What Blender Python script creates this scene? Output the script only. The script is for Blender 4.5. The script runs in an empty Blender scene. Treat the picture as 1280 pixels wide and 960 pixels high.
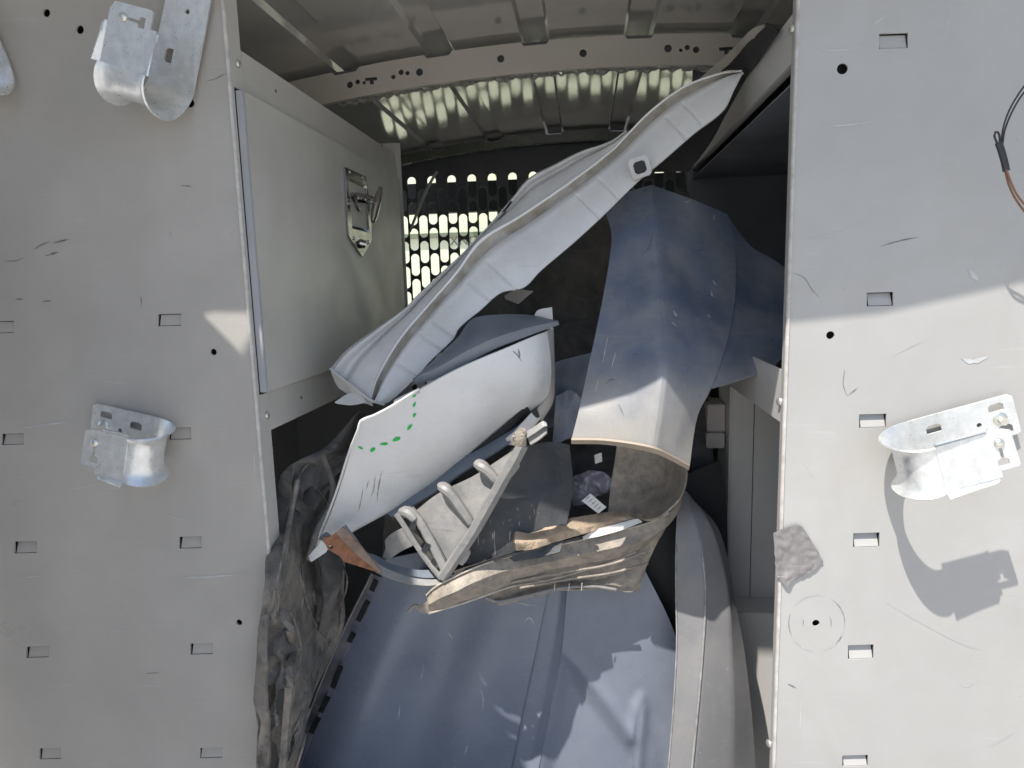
import bpy, bmesh, math, random
from mathutils import Vector, Matrix, noise, geometry
random.seed(7)
S = bpy.context.scene
COL = S.collection
# ------------------------------------------------------------------ camera, world, sun
FPX = 850.0
Fc = Vector((91, 128, -FPX)).normalized()          # van's forward axis seen from the camera
Dc = Vector((138, -5031, 0)); Dc.z = (91*138 - 128*5031)/FPX
Dc = (Dc - Fc*Dc.dot(Fc)).normalized()
Zc = -Dc; Yc = Fc; Xc = Yc.cross(Zc)
Mw2c = Matrix((Xc, Yc, Zc)).transposed()
Rcam = Mw2c.transposed()
cam = bpy.data.cameras.new('camera'); camo = bpy.data.objects.new('camera', cam); COL.objects.link(camo)
cam.sensor_width = 36; cam.lens = FPX/1280*36; cam.clip_start = .02; cam.clip_end = 500
camo.matrix_world = Rcam.to_4x4(); S.camera = camo
SUN = Vector((.72, 1, -2.2)).normalized()
world = bpy.data.worlds.new('World'); S.world = world; world.use_nodes = True
nt = world.node_tree; sky = nt.nodes.new('ShaderNodeTexSky'); sky.sky_type = 'NISHITA'; sky.sun_disc = False
sky.sun_elevation = math.asin(-SUN.z); sky.sun_rotation = math.atan2(-SUN.x, -SUN.y)
sky.air_density = 1.0; sky.dust_density = 1.2
bg = nt.nodes['Background']; bg.inputs[1].default_value = .102; nt.links.new(sky.outputs[0], bg.inputs[0])
sl = bpy.data.lights.new('sun', 'SUN'); sl.energy = 3.45; sl.angle = math.radians(.5); sl.color = (1, .96, .9)
so = bpy.data.objects.new('sun', sl); COL.objects.link(so); so.rotation_euler = SUN.to_track_quat('-Z', 'Y').to_euler()
S.view_settings.view_transform = 'Standard'; S.view_settings.look = 'None'; S.view_settings.exposure = 0.95
S.view_settings.gamma = 1
S.render.engine = 'CYCLES'; S.cycles.max_bounces = 10; S.cycles.diffuse_bounces = 6; S.cycles.glossy_bounces = 5

# ------------------------------------------------------------------ helpers
def ray(px, py):
    return (Rcam @ Vector((px-640, 480-py, -FPX)))
def P(px, py, Y=1.0):
    r = ray(px, py); return r*(Y/r.y)
def PX(px, py, X):
    r = ray(px, py); return r*(X/r.x)
def PZ(px, py, Z):
    r = ray(px, py); return r*(Z/r.z)

def root(name, label, cat, loc=(0, 0, 0), group=None):
    o = bpy.data.objects.new(name, None); COL.objects.link(o); o.location = loc
    o.empty_display_size = .05
    o['label'] = label; o['category'] = cat
    if group: o['group'] = group
    return o
def worldloc(o):
    v = Vector((0, 0, 0))
    while o: v = v + o.location; o = o.parent
    return v
def finish(name, bm, mat, parent=None, smooth=35, label=None, cat=None, kind=None, group=None, loc=None):
    off = worldloc(parent) if parent else Vector((0, 0, 0))
    n = len(bm.verts)
    c = Vector(loc) if loc else (sum((v.co for v in bm.verts), Vector())/max(n, 1))
    for v in bm.verts: v.co -= c
    me = bpy.data.meshes.new(name); bm.normal_update(); bm.to_mesh(me); bm.free()
    if smooth:
        for p in me.polygons: p.use_smooth = True
        me.set_sharp_from_angle(angle=math.radians(smooth))
    me.materials.append(mat)
    o = bpy.data.objects.new(name, me); COL.objects.link(o); o.location = c - off
    if parent: o.parent = parent
    if label: o['label'] = label
    if cat: o['category'] = cat
    if kind: o['kind'] = kind
    if group: o['group'] = group
    return o
def resample(pts, n, smooth=True):
    m = len(pts)
    if m == 1: return [pts[0].copy() for _ in range(n)]
    d = [0]
    for i in range(1, m): d.append(d[-1] + (pts[i]-pts[i-1]).length)
    T = d[-1] or 1; out = []
    for k in range(n):
        t = T*k/(n-1); i = 0
        while i < m-2 and d[i+1] < t: i += 1
        seg = (d[i+1]-d[i]) or 1e-9; u = min(1, max(0, (t-d[i])/seg))
        if not smooth: out.append(pts[i].lerp(pts[i+1], u)); continue
        p0 = pts[i-1] if i > 0 else pts[i]*2-pts[i+1]
        p3 = pts[i+2] if i+2 < m else pts[i+1]*2-pts[i]
        p1, p2 = pts[i], pts[i+1]
        # centripetal-ish tangents
        m1 = (p2-p0)*(seg/max((d[i+1]-(d[i-1] if i > 0 else d[i]-seg)), 1e-9))
        m2 = (p3-p1)*(seg/max(((d[i+2] if i+2 < m else d[i+1]+seg)-d[i]), 1e-9))
        u2 = u*u; u3 = u2*u
        out.append(p1*(2*u3-3*u2+1)+m1*(u3-2*u2+u)+p2*(-2*u3+3*u2)+m2*(u3-u2))
    return out
def addgrid(bm, G, thick=.003, disp=None):
    V = []
    rows, cols = len(G), len(G[0])
    for i in range(rows):
        V.append([])
        for j in range(cols):
            p = G[i][j]
            if disp: p = disp(p, i/(rows-1), j/(cols-1))
            V[-1].append(bm.verts.new(p))
    fs = []
    for i in range(rows-1):
        for j in range(cols-1):
            q = [V[i][j], V[i][j+1], V[i+1][j+1], V[i+1][j]]
            try: fs.append(bm.faces.new(q))
            except ValueError: pass
    bmesh.ops.remove_doubles(bm, verts=[v for r in V for v in r], dist=1e-5)
    fs = [f for f in bm.faces]
    bmesh.ops.recalc_face_normals(bm, faces=fs)
    # face the camera
    s = sum(f.normal.dot(f.calc_center_median()) * f.calc_area() for f in fs)
    if s > 0: bmesh.ops.reverse_faces(bm, faces=fs)
    bm.normal_update()
    if thick:
        vs = bm.verts[:]; bnd = [e for e in bm.edges if e.is_boundary]
        rim = [(e.verts[0], e.verts[1]) for e in bnd]; faces = fs[:]
        bk = {v: bm.verts.new(v.co - v.normal*thick) for v in vs}
        for f in faces: bm.faces.new([bk[v] for v in reversed(f.verts)])
        for a_, b_ in rim:
            try: bm.faces.new([a_, b_, bk[b_], bk[a_]])
            except ValueError: pass
        bmesh.ops.recalc_face_normals(bm, faces=bm.faces[:])
def surf(name, rows, mat, parent=None, nu=40, nv=6, thick=.003, sv=False, su=True, disp=None, smooth=35, **kw):
    R = [resample([P(*p) for p in r], nu, su) for r in rows]
    cols = []
    nR = (len(R)-1)*nv+1
    if sv:
        for j in range(nu): cols.append(resample([r[j] for r in R], nR, True))
    else:
        for j in range(nu):
            c = []
            for k in range(len(R)-1):
                for q in range(nv): c.append(R[k][j].lerp(R[k+1][j], q/nv))
            c.append(R[-1][j]); cols.append(c)
    G = [[cols[j][i] for j in range(nu)] for i in range(nR)]
    bm = bmesh.new(); addgrid(bm, G, thick, disp)
    return finish(name, bm, mat, parent, smooth, **kw)
def addbox(bm, a, b, bevel=0):
    a = Vector(a); b = Vector(b)
    r = bmesh.ops.create_cube(bm, size=1)
    for v in r['verts']:
        v.co = Vector(((a.x+b.x)/2+v.co.x*abs(b.x-a.x), (a.y+b.y)/2+v.co.y*abs(b.y-a.y), (a.z+b.z)/2+v.co.z*abs(b.z-a.z)))
    if bevel:
        es = list({e for v in r['verts'] for e in v.link_edges})
        bmesh.ops.bevel(bm, geom=es, offset=bevel, segments=2, affect='EDGES')
def box(name, a, b, mat, parent=None, bevel=.002, **kw):
    bm = bmesh.new(); addbox(bm, a, b, bevel); return finish(name, bm, mat, parent, **kw)
def addsheet(bm, outer, holes, fn, thick_vec):
    """flat sheet: outer/hole 2d loops, fn maps (u,v)->world, extruded by thick_vec"""
    loops = [[Vector((p[0], p[1], 0)) for p in outer]] + [[Vector((p[0], p[1], 0)) for p in h] for h in holes]
    tris = geometry.tessellate_polygon(loops)
    flat = [p for l in loops for p in l]
    A = [bm.verts.new(fn(p.x, p.y)) for p in flat]
    B = [bm.verts.new(fn(p.x, p.y)+thick_vec) for p in flat]
    for t in tris:
        try:
            bm.faces.new([A[i] for i in t]); bm.faces.new([B[i] for i in reversed(t)])
        except ValueError: pass
    k = 0
    for l in loops:
        n = len(l)
        for i in range(n):
            a, b = k+i, k+(i+1) % n
            bm.faces.new([A[a], A[b], B[b], B[a]])
        k += n
    bmesh.ops.recalc_face_normals(bm, faces=bm.faces[:])
def sheet(name, outer, holes, fn, tv, mat, parent=None, smooth=30, **kw):
    bm = bmesh.new(); addsheet(bm, outer, holes, fn, Vector(tv)); return finish(name, bm, mat, parent, smooth, **kw)
def circ(cx, cy, r, n=20, ry=None):
    ry = ry or r
    return [(cx+r*math.cos(2*math.pi*i/n), cy+ry*math.sin(2*math.pi*i/n)) for i in range(n)]
def addtube(bm, pts, r, seg=8, caps=True, flat=1.0, up=None):
    rings = []
    n = len(pts)
    up0 = Vector(up) if up else Vector((.13, .31, 1)).normalized()
    for i, p in enumerate(pts):
        t = (pts[min(i+1, n-1)]-pts[max(i-1, 0)]).normalized()
        a = t.cross(up0).normalized(); b = t.cross(a).normalized()
        rr = r[i] if isinstance(r, (list, tuple)) else r
        rings.append([bm.verts.new(p + a*rr*math.cos(2*math.pi*k/seg) + b*rr*flat*math.sin(2*math.pi*k/seg)) for k in range(seg)])
    for i in range(n-1):
        for k in range(seg):
            bm.faces.new([rings[i][k], rings[i][(k+1) % seg], rings[i+1][(k+1) % seg], rings[i+1][k]])
    if caps: bm.faces.new(rings[0]); bm.faces.new(list(reversed(rings[-1])))
    bmesh.ops.recalc_face_normals(bm, faces=bm.faces[:])
def tube(name, pts, r, mat, parent=None, n=None, seg=8, flat=1.0, up=None, **kw):
    w = [P(*p) if isinstance(p, tuple) else p for p in pts]
    if n: w = resample(w, n)
    bm = bmesh.new(); addtube(bm, w, r, seg, True, flat, up); return finish(name, bm, mat, parent, **kw)
def screw_head(bm, c, nrm, r, h):
    nrm = Vector(nrm).normalized(); a = nrm.orthogonal().normalized(); b = nrm.cross(a)
    prev = None
    for k, (rr, hh) in enumerate([(1, 0), (1, .35), (.8, .75), (.45, 1), (.12, 1.03)]):
        ring = [bm.verts.new(c+nrm*h*hh+(a*math.cos(t)+b*math.sin(t))*r*rr) for t in [2*math.pi*i/14 for i in range(14)]]
        if prev:
            for i in range(14): bm.faces.new([prev[i], prev[(i+1) % 14], ring[(i+1) % 14], ring[i]])
        prev = ring
    bm.faces.new(prev); bmesh.ops.recalc_face_normals(bm, faces=bm.faces[:])
def rivet(c, nrm, r, parent, mat):
    bm = bmesh.new(); screw_head(bm, c, nrm, r, r*.55); return finish('screw', bm, mat, parent, 60)

from mathutils.bvhtree import BVHTree
def bvh_of(o):
    me = o.data; off = worldloc(o)
    return BVHTree.FromPolygons([v.co+off for v in me.vertices], [tuple(p.vertices) for p in me.polygons])
def onsurf(bv, px, py, lift=.0012, dflt=1.1):
    r = ray(px, py).normalized(); h = bv.ray_cast(Vector((0, 0, 0)), r)
    return (h[0]-r*lift) if h[0] else P(px, py, dflt)
def skid(bv, par, pts, w, mat, name='scuff'):
    bm = bmesh.new(); pp = []
    n = len(pts)*4
    P2 = resample([Vector((a, b, 0)) for a, b in pts], n)
    L_ = []; R_ = []
    for i, p in enumerate(P2):
        t = (P2[min(i+1, n-1)]-P2[max(i-1, 0)]).normalized(); ww = w*.5*math.sin(math.pi*(i+.4)/(n-.2))*random.uniform(.4, 1.4)
        L_.append(bm.verts.new(onsurf(bv, p.x-t.y*ww, p.y+t.x*ww, .0008))); R_.append(bm.verts.new(onsurf(bv, p.x+t.y*ww, p.y-t.x*ww, .0008)))
    for i in range(n-1): bm.faces.new([L_[i], L_[i+1], R_[i+1], R_[i]])
    return finish(name, bm, mat, par, 0)
# ------------------------------------------------------------------ materials
def M(name, base, rough=.5, metal=0, var=.12, vscale=6, dust=0, dustcol=(.45, .38, .3), dscale=14, speck=0, speckcol=(.7, .7, .68),
      scratch=0, scrcol=(.65, .65, .63), bump=.05, bscale=250, scrdir=(3, 3, 90), spec=.5, coat=0, rvar=.1, warp=0, dthr=.5, lit_dust=None):
    m = bpy.data.materials.new(name); m.use_nodes = True; N = m.node_tree.nodes; L = m.node_tree.links
    bs = N['Principled BSDF']; bs.inputs['Metallic'].default_value = metal; bs.inputs['Specular IOR Level'].default_value = spec
    if coat: bs.inputs['Coat Weight'].default_value = coat; bs.inputs['Coat Roughness'].default_value = .08
    tc = N.new('ShaderNodeTexCoord').outputs['Object']
    def nz(scale, detail=4, vec=tc, rough_=.55, dist=0):
        n = N.new('ShaderNodeTexNoise'); n.inputs['Scale'].default_value = scale; n.inputs['Detail'].default_value = detail
        n.inputs['Roughness'].default_value = rough_; n.inputs['Distortion'].default_value = dist
        L.new(vec, n.inputs['Vector']); return n.outputs[0]
    def ramp(x, a, b, lo=0, hi=1):
        r = N.new('ShaderNodeMapRange'); r.inputs[1].default_value = a; r.inputs[2].default_value = b
        r.inputs[3].default_value = lo; r.inputs[4].default_value = hi; L.new(x, r.inputs[0]); return r.outputs[0]
    def mix(fac, a, b):
        x = N.new('ShaderNodeMix'); x.data_type = 'RGBA'
        if isinstance(fac, float): x.inputs[0].default_value = fac
        else: L.new(fac, x.inputs[0])
        for s, v in ((6, a), (7, b)):
            if isinstance(v, tuple): x.inputs[s].default_value = (*v, 1)
            else: L.new(v, x.inputs[s])
        return x.outputs[2]
    lo = tuple(c*(1-var) for c in base); hi = tuple(min(1, c*(1+var)) for c in base)
    v = nz(vscale, 6); c = mix(ramp(v, .3, .7), lo, hi)
    if dust:
        d = nz(dscale, 9, rough_=.7, dist=warp); c = mix(ramp(d, dthr-.12, dthr+.25, 0, dust), c, dustcol)
    if lit_dust:
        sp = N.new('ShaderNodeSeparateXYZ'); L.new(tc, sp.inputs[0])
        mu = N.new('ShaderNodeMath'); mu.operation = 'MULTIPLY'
        L.new(ramp(sp.outputs[2], lit_dust[0], lit_dust[1], 0, lit_dust[2]), mu.inputs[0]); L.new(ramp(nz(11, 8, rough_=.7), .25, .6, .45, 1), mu.inputs[1])
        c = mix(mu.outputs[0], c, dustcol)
    if speck:
        s = nz(260, 2); c = mix(ramp(s, .755-.05*speck, .80-.05*speck, 0, .8), c, speckcol)
    if scratch:
        for k, rot in enumerate(((0, 0, 0), (.3, .5, .2), (1.2, .2, .9))):
            mp = N.new('ShaderNodeMapping'); L.new(tc, mp.inputs[0]); mp.inputs['Scale'].default_value = scrdir if k == 0 else (4, 4, 110)
            mp.inputs['Rotation'].default_value = rot; mp.inputs['Location'].default_value = (k*3.1, k, k*2)
            if scratch >= .95 and k: mp.inputs['Scale'].default_value = (scrdir[0]*.6, scrdir[1]*.6, scrdir[2]); mp.inputs['Rotation'].default_value = (.05*k, .04, .1)
            s = nz(2.2, 3, mp.outputs[0]); w = nz(5+k*2, 2)
            mu = N.new('ShaderNodeMath'); mu.operation = 'MULTIPLY'
            L.new(ramp(s, .66, .70, 0, scratch), mu.inputs[0]); L.new(ramp(w, .5, .62), mu.inputs[1])
            c = mix(mu.outputs[0], c, scrcol)
    L.new(c, bs.inputs['Base Color'])
    rr = ramp(nz(vscale*2.3, 5), .3, .7, max(0, rough-rvar), min(1, rough+rvar)); L.new(rr, bs.inputs['Roughness'])
    if bump:
        b = N.new('ShaderNodeBump'); b.inputs['Strength'].default_value = bump; b.inputs['Distance'].default_value = .002
        L.new(nz(bscale, 3), b.inputs['Height']); L.new(b.outputs[0], bs.inputs['Normal'])
    return m
paintL = M('grey_shelf_paint', (.43, .405, .37), .4, var=.09, vscale=4, dust=.4, dustcol=(.34, .315, .28), dscale=7, warp=1.2, scratch=.3, scrcol=(.56, .55, .53), rvar=.14, bump=.06, bscale=100)
paintR = M('pale_grey_shelf_paint', (.42, .41, .39), .38, var=.07, vscale=4, dust=.35, dustcol=(.35, .33, .30), dscale=8, warp=1.2, scratch=.3, scrcol=(.52, .51, .49), rvar=.14, bump=.06, bscale=100)
paintD = M('brightened_shelf_paint', (.55, .535, .50), .38, var=.06, vscale=4, dust=.12, dustcol=(.3, .29, .27), scratch=.12, bump=.04)  # same shelf paint, brightened to make up for the interior's weaker light
darkpaint = M('bulkhead_paint', (.17, .18, .19), .45, var=.1, bump=.03)
roofm = M('roof_paint', (.60, .58, .53), .1, var=.08, vscale=4, bump=0, rvar=.04, spec=1.0, coat=.6, dust=.15, dustcol=(.2, .19, .17))
bowm = M('roof_bow_paint', (.60, .56, .50), .4, var=.05, bump=.03)
vanwhite = M('van_body_paint', (.5, .5, .5), .3)
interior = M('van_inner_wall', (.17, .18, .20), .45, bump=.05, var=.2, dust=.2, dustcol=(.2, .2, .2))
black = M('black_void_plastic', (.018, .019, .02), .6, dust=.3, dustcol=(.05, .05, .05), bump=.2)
galv = M('galvanised_steel', (.80, .81, .80), .36, metal=.65, var=.13, vscale=60, dust=.35, dustcol=(.55, .57, .55), dscale=45, speck=.5, speckcol=(.4, .42, .42), bump=.15, bscale=160)
zinc = M('zinc_screw', (.7, .68, .62), .35, metal=.8)
chrome = M('chrome_latch', (.48, .46, .45), .14, metal=1, var=.2, vscale=30, bump=.1)
whitep = M('white_body_plastic', (.70, .695, .68), .3, var=.05, dust=.5, dustcol=(.45, .42, .37), dscale=9, speck=.35, speckcol=(.3, .29, .27), scratch=.18, scrcol=(.35, .35, .34), bump=.03, dthr=.6)
whiteback = M('dusty_white_plastic', (.62, .61, .59), .5, var=.1, dust=.7, dustcol=(.38, .35, .31), dscale=7, speck=.8, speckcol=(.2, .19, .17), bump=.12, bscale=180, dthr=.5, scratch=.3)
fend = M('dark_fender_plastic', (.15, .185, .25), .36, var=.2, vscale=7, dust=.75, dustcol=(.40, .36, .30), dscale=8, dthr=.54, lit_dust=(-.06, -.2, .9), speck=.2, scratch=.3, scrcol=(.34, .34, .33), bump=.15, bscale=420)  # lower lip gradient mixes dust with a sunlit tone put into the colour
bott = M('dark_smooth_plastic', (.185, .212, .265), .3, var=.16, vscale=4, dust=.3, dustcol=(.27, .27, .28), dscale=4, speck=.15, scratch=.2, scrcol=(.34, .34, .34), bump=.1, bscale=500)
stripm = M('dark_sill_plastic', (.19, .19, .195), .45, var=.12, dust=.4, dustcol=(.34, .31, .28), dscale=10, speck=.4, bump=.15, bscale=500)
trimm = M('dark_trim_plastic', (.14, .165, .20), .4, var=.2, dust=.35, dustcol=(.28, .28, .27), bump=.15)
mud = M('dusty_liner_plastic', (.15, .14, .13), .6, var=.25, vscale=9, dust=.9, dustcol=(.42, .35, .27), dscale=45, dthr=.40, speck=.4, speckcol=(.5, .46, .4), bump=.5, bscale=180, scratch=.5, scrcol=(.2, .18, .16))
mudD = M('grimy_liner_plastic', (.045, .046, .047), .6, var=.3, vscale=14, dust=.75, dustcol=(.16, .14, .115), dscale=13, dthr=.52, bump=.5, bscale=70, warp=1.5, scratch=.4, scrcol=(.2, .19, .17))
mudK = M('crumpled_liner_plastic', (.11, .105, .10), .6, var=.4, vscale=22, dust=.95, dustcol=(.32, .28, .225), dscale=18, dthr=.5, speck=.7, speckcol=(.3, .28, .25), bump=.5, bscale=80, warp=1.2, scratch=.5, scrcol=(.25, .23, .2))
brk = M('grey_bracket_plastic', (.20, .20, .20), .5, var=.12, vscale=8, dust=.7, dustcol=(.34, .315, .28), dscale=55, dthr=.42, speck=.3, bump=.2, scratch=.4, scrcol=(.15, .15, .15))
rust = M('rusty_steel', (.30, .125, .06), .8, var=.45, vscale=70, dust=.8, dustcol=(.16, .09, .065), dscale=40, bump=.5, bscale=150)
brush = M('scuffed_black_plastic', (.04, .042, .045), .6, var=.3, dust=.4, dustcol=(.12, .115, .11), scratch=1, scrcol=(.30, .29, .27), bump=.6, bscale=120, scrdir=(110, 110, 5))
foam = M('tan_foam', (.42, .33, .235), .95, var=.3, vscale=40, dust=.5, dustcol=(.38, .24, .14), dscale=60, bump=1, bscale=350)
tapem = M('silver_duct_tape', (.23, .215, .21), .5, metal=.1, var=.18, vscale=60, scratch=1, scrdir=(10, 10, 120), scrcol=(.4, .38, .37), bump=.25, bscale=60)
labelm = M('pale_paper', (.55, .55, .54), .7, var=.1, vscale=30, bump=.1)
tanbox = M('carton_grey', (.42, .38, .36), .8, var=.08)
green = M('green_marker', (.01, .45, .08), .5, var=.15, vscale=80, bump=0)
cream = M('cream_wall', (.74, .74, .66), .8, var=.03, vscale=1)
concrete = M('concrete', (.50, .475, .44), .9, var=.12, vscale=1.5, dust=.4, dustcol=(.3, .3, .29), dscale=3, bump=.4, bscale=60)
inkd = M('dark_ink', (.10, .12, .09), .7)
copper = M('copper_wire', (.22, .12, .08), .35, metal=.7)
wirek = M('black_wire', (.03, .03, .035), .4)
clearbag = M('grey_film', (.24, .23, .27), .18, var=.4, vscale=25, bump=.6, bscale=40)
scuffd = M('dark_scuff', (.17, .17, .17), .6, var=.4, vscale=80)
scuffl = M('pale_scuff', (.50, .50, .49), .45, var=.1, vscale=80)
edgew = M('bare_plastic_edge', (.74, .72, .68), .5)

# ------------------------------------------------------------------ setting
bm = bmesh.new(); addbox(bm, (-60, -60, -1.95), (60, 60, -1.75)); finish('ground', bm, concrete, kind='structure')
XL = P(299, 237).x; XR = P(987, 300).x
ZT = .60
YB = 2.95
# the van -------------------------------------------------------------
van = root('cargo_van', 'grey cargo van body seen from its rear opening, ribbed roof above the shelving', 'van', (0, 1.9, -1.1))
def roofz(x): return ZT - .11*x*x
beads = [-.598, -.358, -.115, .137, .385]
prof = []
x = -.95
xs = sorted(set([round(-.95+.05*i, 3) for i in range(39)]+[b+d for b in beads for d in (-.036, -.028, .028, .036)]))
def beadup(x):
    for b in beads:
        d = abs(x-b)
        if d < .0285: return .011
        if d < .0355: return 0
    return 0
bm = bmesh.new()
G = [[Vector((x, y, roofz(x)+beadup(x))) for x in xs] for y in (.80, 1.2, 1.8, 2.4, 2.97)]
V = [[bm.verts.new(p) for p in r] for r in G]
for i in range(len(V)-1):
    for j in range(len(xs)-1): bm.faces.new([V[i][j], V[i+1][j], V[i+1][j+1], V[i][j+1]])
bmesh.ops.recalc_face_normals(bm, faces=bm.faces[:])
if sum(f.normal.z for f in bm.faces) > 0: bmesh.ops.reverse_faces(bm, faces=bm.faces[:])
bm.normal_update(); bmesh.ops.solidify(bm, geom=bm.faces[:], thickness=.003)
finish('roof_panel', bm, roofm, van, 20)
# roof bow: stepped top where it bridges the beads
def bow(name, Y, hb, mat, holes=True, depth=.03):
    top = []; bot = []
    for x in xs:
        if abs(x) > .88: continue
        z = roofz(x)
        up = z - .012
        for b in beads:
            if abs(x-b) < .03: up = z - .021
        top.append((x, up)); bot.append((x, z-hb))
    outer = bot+list(reversed(top)); H = []
    if holes:
        def mid(x, f=.5): return roofz(x)-.012-(hb-.012)*f
        for px, r in ((436, 4), (446, 3), (454, 2.2), (491, 2.8), (501, 3.3), (509, 2.6), (524, 4.5), (626, 4.5), (729, 4.5), (835, 4.5), (851, 2.2), (859, 3), (870, 3.8)):
            q = P(px, 0, Y).x*1.0
            xx = P(px, 85-(px-436)*.03, Y).x
            H.append(circ(xx, mid(xx, .5+.06*math.sin(px)), r/850*Y, 10))
        for px in (461, 905):
            xx = P(px, 85, Y).x; zz = mid(xx, .42)
            H.append([(xx-.012, zz), (xx+.02, zz), (xx+.02, zz-.008), (xx+.011, zz-.008), (xx+.011, zz-.017), (xx, zz-.017), (xx, zz-.008), (xx-.012, zz-.008)])
    b = sheet(name, outer, H, lambda u, v: Vector((u, Y, v)), (0, .003, 0), mat, van)
    # lower and upper return flanges
    bm = bmesh.new(); g = [[Vector((x, Y+.004, roofz(x)-hb+.001)) for x in xs if abs(x) < .88], [Vector((x, Y+depth, roofz(x)-hb+.004)) for x in xs if abs(x) < .88]]
    addgrid(bm, g, .002); finish('bow_flange', bm, mat, van)
bow('roof_bow', 1.77, .084, bowm)
bm = bmesh.new(); addgrid(bm, [[Vector((x, 1.8, roofz(x)-.05)) for x in xs if abs(x) < .88], [Vector((x, 1.8, roofz(x)-.004)) for x in xs if abs(x) < .88]], .003); finish('bow_rear_web', bm, interior, van)
# drips of sealant along the bow's far edge
bm = bmesh.new()
for i in range(70):
    xx = -.62+i*.0178+random.uniform(-.006, .006); r = random.uniform(.003, .007)
    addtube(bm, resample([Vector((xx-.012, 1.806+random.uniform(0, .012), roofz(xx)-.078)), Vector((xx, 1.812, roofz(xx)-.082+random.uniform(-.004, .004))), Vector((xx+.012, 1.806, roofz(xx)-.078))], 5), r, 6)
finish('sealant_bead', bm, M('seam_sealer', (.38, .38, .34), .3, bump=.4), van, kind='stuff')
bow('front_roof_bow', 2.80, .05, M('front_bow_paint', (.16, .18, .14), .25, bump=.02, var=.15), False, .05)
# side walls, floor
for s in (-1, 1):
    box('side_wall', (s*.93, 1.03, -1.1), (s*.95, 2.97, ZT-.11), interior, van)
    # rear corner pillar
    sheet('corner_pillar', [(s*.82, .42), (s*.82, -.02), (s*.84, -.60), (s*.92, -1.1), (s*1.25, -1.1), (s*1.25, .42)] if s < 0 else [(.95, .42), (.95, -1.1), (1.25, -1.1), (1.25, .42)], [], lambda u, v: Vector((u, .735, v)), (0, .03, 0), vanwhite, van)
# unseen header, rounded inner left corner, lower outline shaped to cast the shadow edge
hd = [(-1.25, 1.0), (-1.25, .36), (-.82, .36), (-.817, .46), (-.808, .52), (-.79, .545), (-.76, .552), (-.60, .545), (-.2, .528), (.10, .517), (.22, .527), (.40, .565), (1.25, .62), (1.25, .68), (-.8, .68), (-.9, 1.0)]
sheet('rear_header', hd, [], lambda u, v: Vector((u, .735, v)), (0, .03, 0), vanwhite, van)
box('floor_panel', (-.93, .74, -1.13), (.93, 2.95, -1.10), M('van_floor', (.05, .05, .05), .7), van)
box('sun_block_cap', (-1.25, .745, .626), (1.25, .92, .64), vanwhite, van, 0)  # unseen sheet added to block sun leaking between header and roof
# unseen left rear door, hinged on the pillar, outline shaped to cast the shade
dd = [(.01, -1.1), (.01, .60), (.045, .683), (.141, .807), (.165, .89), (.19, .97), (.22, 1.0), (.66, 1.0), (.74, .94), (.78, .84), (.78, -1.1)]
hx, hy = -.83, .72
sheet('rear_door_blocker', dd, [], lambda u, v: Vector((hx+.13*u, hy-u, v)), (-.04, 0, 0), vanwhite, van)
# cab behind the bulkhead
sheet('windscreen_surround', [(-1.6, -1.1), (1.6, -1.1), (1.6, .92), (-1.6, .92)], [[(-1.4, -.25), (1.4, -.25), (1.4, .80), (-1.4, .80)]], lambda u, v: Vector((u, 4.4+v*-.3, v)), (0, .03, 0), black, van)
bmg = bmesh.new(); addsheet(bmg, [(-1.42, -.27), (1.42, -.27), (1.42, .82), (-1.42, .82)], [], lambda u, v: Vector((u, 4.44-.3*v, v)), Vector((0, .004, 0)))
gm = bpy.data.materials.new('tinted_glass'); gm.use_nodes = True
N = gm.node_tree.nodes; L = gm.node_tree.links; tr = N.new('ShaderNodeBsdfTransparent'); tr.inputs[0].default_value = (.95, .97, .87, 1)
gl = N.new('ShaderNodeBsdfGlossy'); gl.inputs['Roughness'].default_value = .02; mx = N.new('ShaderNodeMixShader'); mx.inputs[0].default_value = .06
L.new(tr.outputs[0], mx.inputs[1]); L.new(gl.outputs[0], mx.inputs[2]); L.new(mx.outputs[0], N['Material Output'].inputs[0])
finish('windscreen', bmg, gm, van)
box('dash_top', (-.9, 3.9, -.6), (.9, 4.35, -.24), black, van, .03)
box('cab_roof', (-1.6, 2.98, .90), (1.6, 4.5, .93), interior, van, .01)
box('cab_roof_step', (-.95, 2.975, ZT-.10), (.95, 2.985, .92), interior, van, 0)
bm = bmesh.new(); addtube(bm, resample([Vector((-.75, 3.5, -.6)), Vector((-.66, 3.5, -.10)), Vector((-.5, 3.5, -.02)), Vector((-.32, 3.5, -.10)), Vector((-.25, 3.5, -.6))], 16), .10, 12); finish('seat_back', bm, black, van)
# wall of a building beyond the windscreen
bw = root('building_wall', 'sunlit cream wall seen through the bulkhead holes and windscreen', 'wall', (0, 9, -1.75))
box('wall_face', (-6, 9, -1.75), (6, 9.2, 3.2), cream, bw)
box('wall_ledge', (-6, 8.93, .62), (6, 8.99, .68), inkd, bw)
def letters(txt, loc, size, parent, mat, rot=(math.pi/2, 0, 0)):
    c = bpy.data.curves.new('lettering', 'FONT'); c.body = txt; c.size = size; c.extrude = .002
    o = bpy.data.objects.new('lettering', c); COL.objects.link(o)
    dg = bpy.context.evaluated_depsgraph_get(); me = bpy.data.meshes.new_from_object(o.evaluated_get(dg))
    bpy.data.objects.remove(o); me.materials.clear(); me.materials.append(mat)
    q = bpy.data.objects.new('lettering', me); COL.objects.link(q); q.rotation_euler = rot; q.location = Vector(loc)-worldloc(parent); q.parent = parent
    return q
pt = P(562, 307, 8.98)
letters('XNOUX', (pt.x, 8.985, pt.z), .17, bw, inkd)

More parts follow.
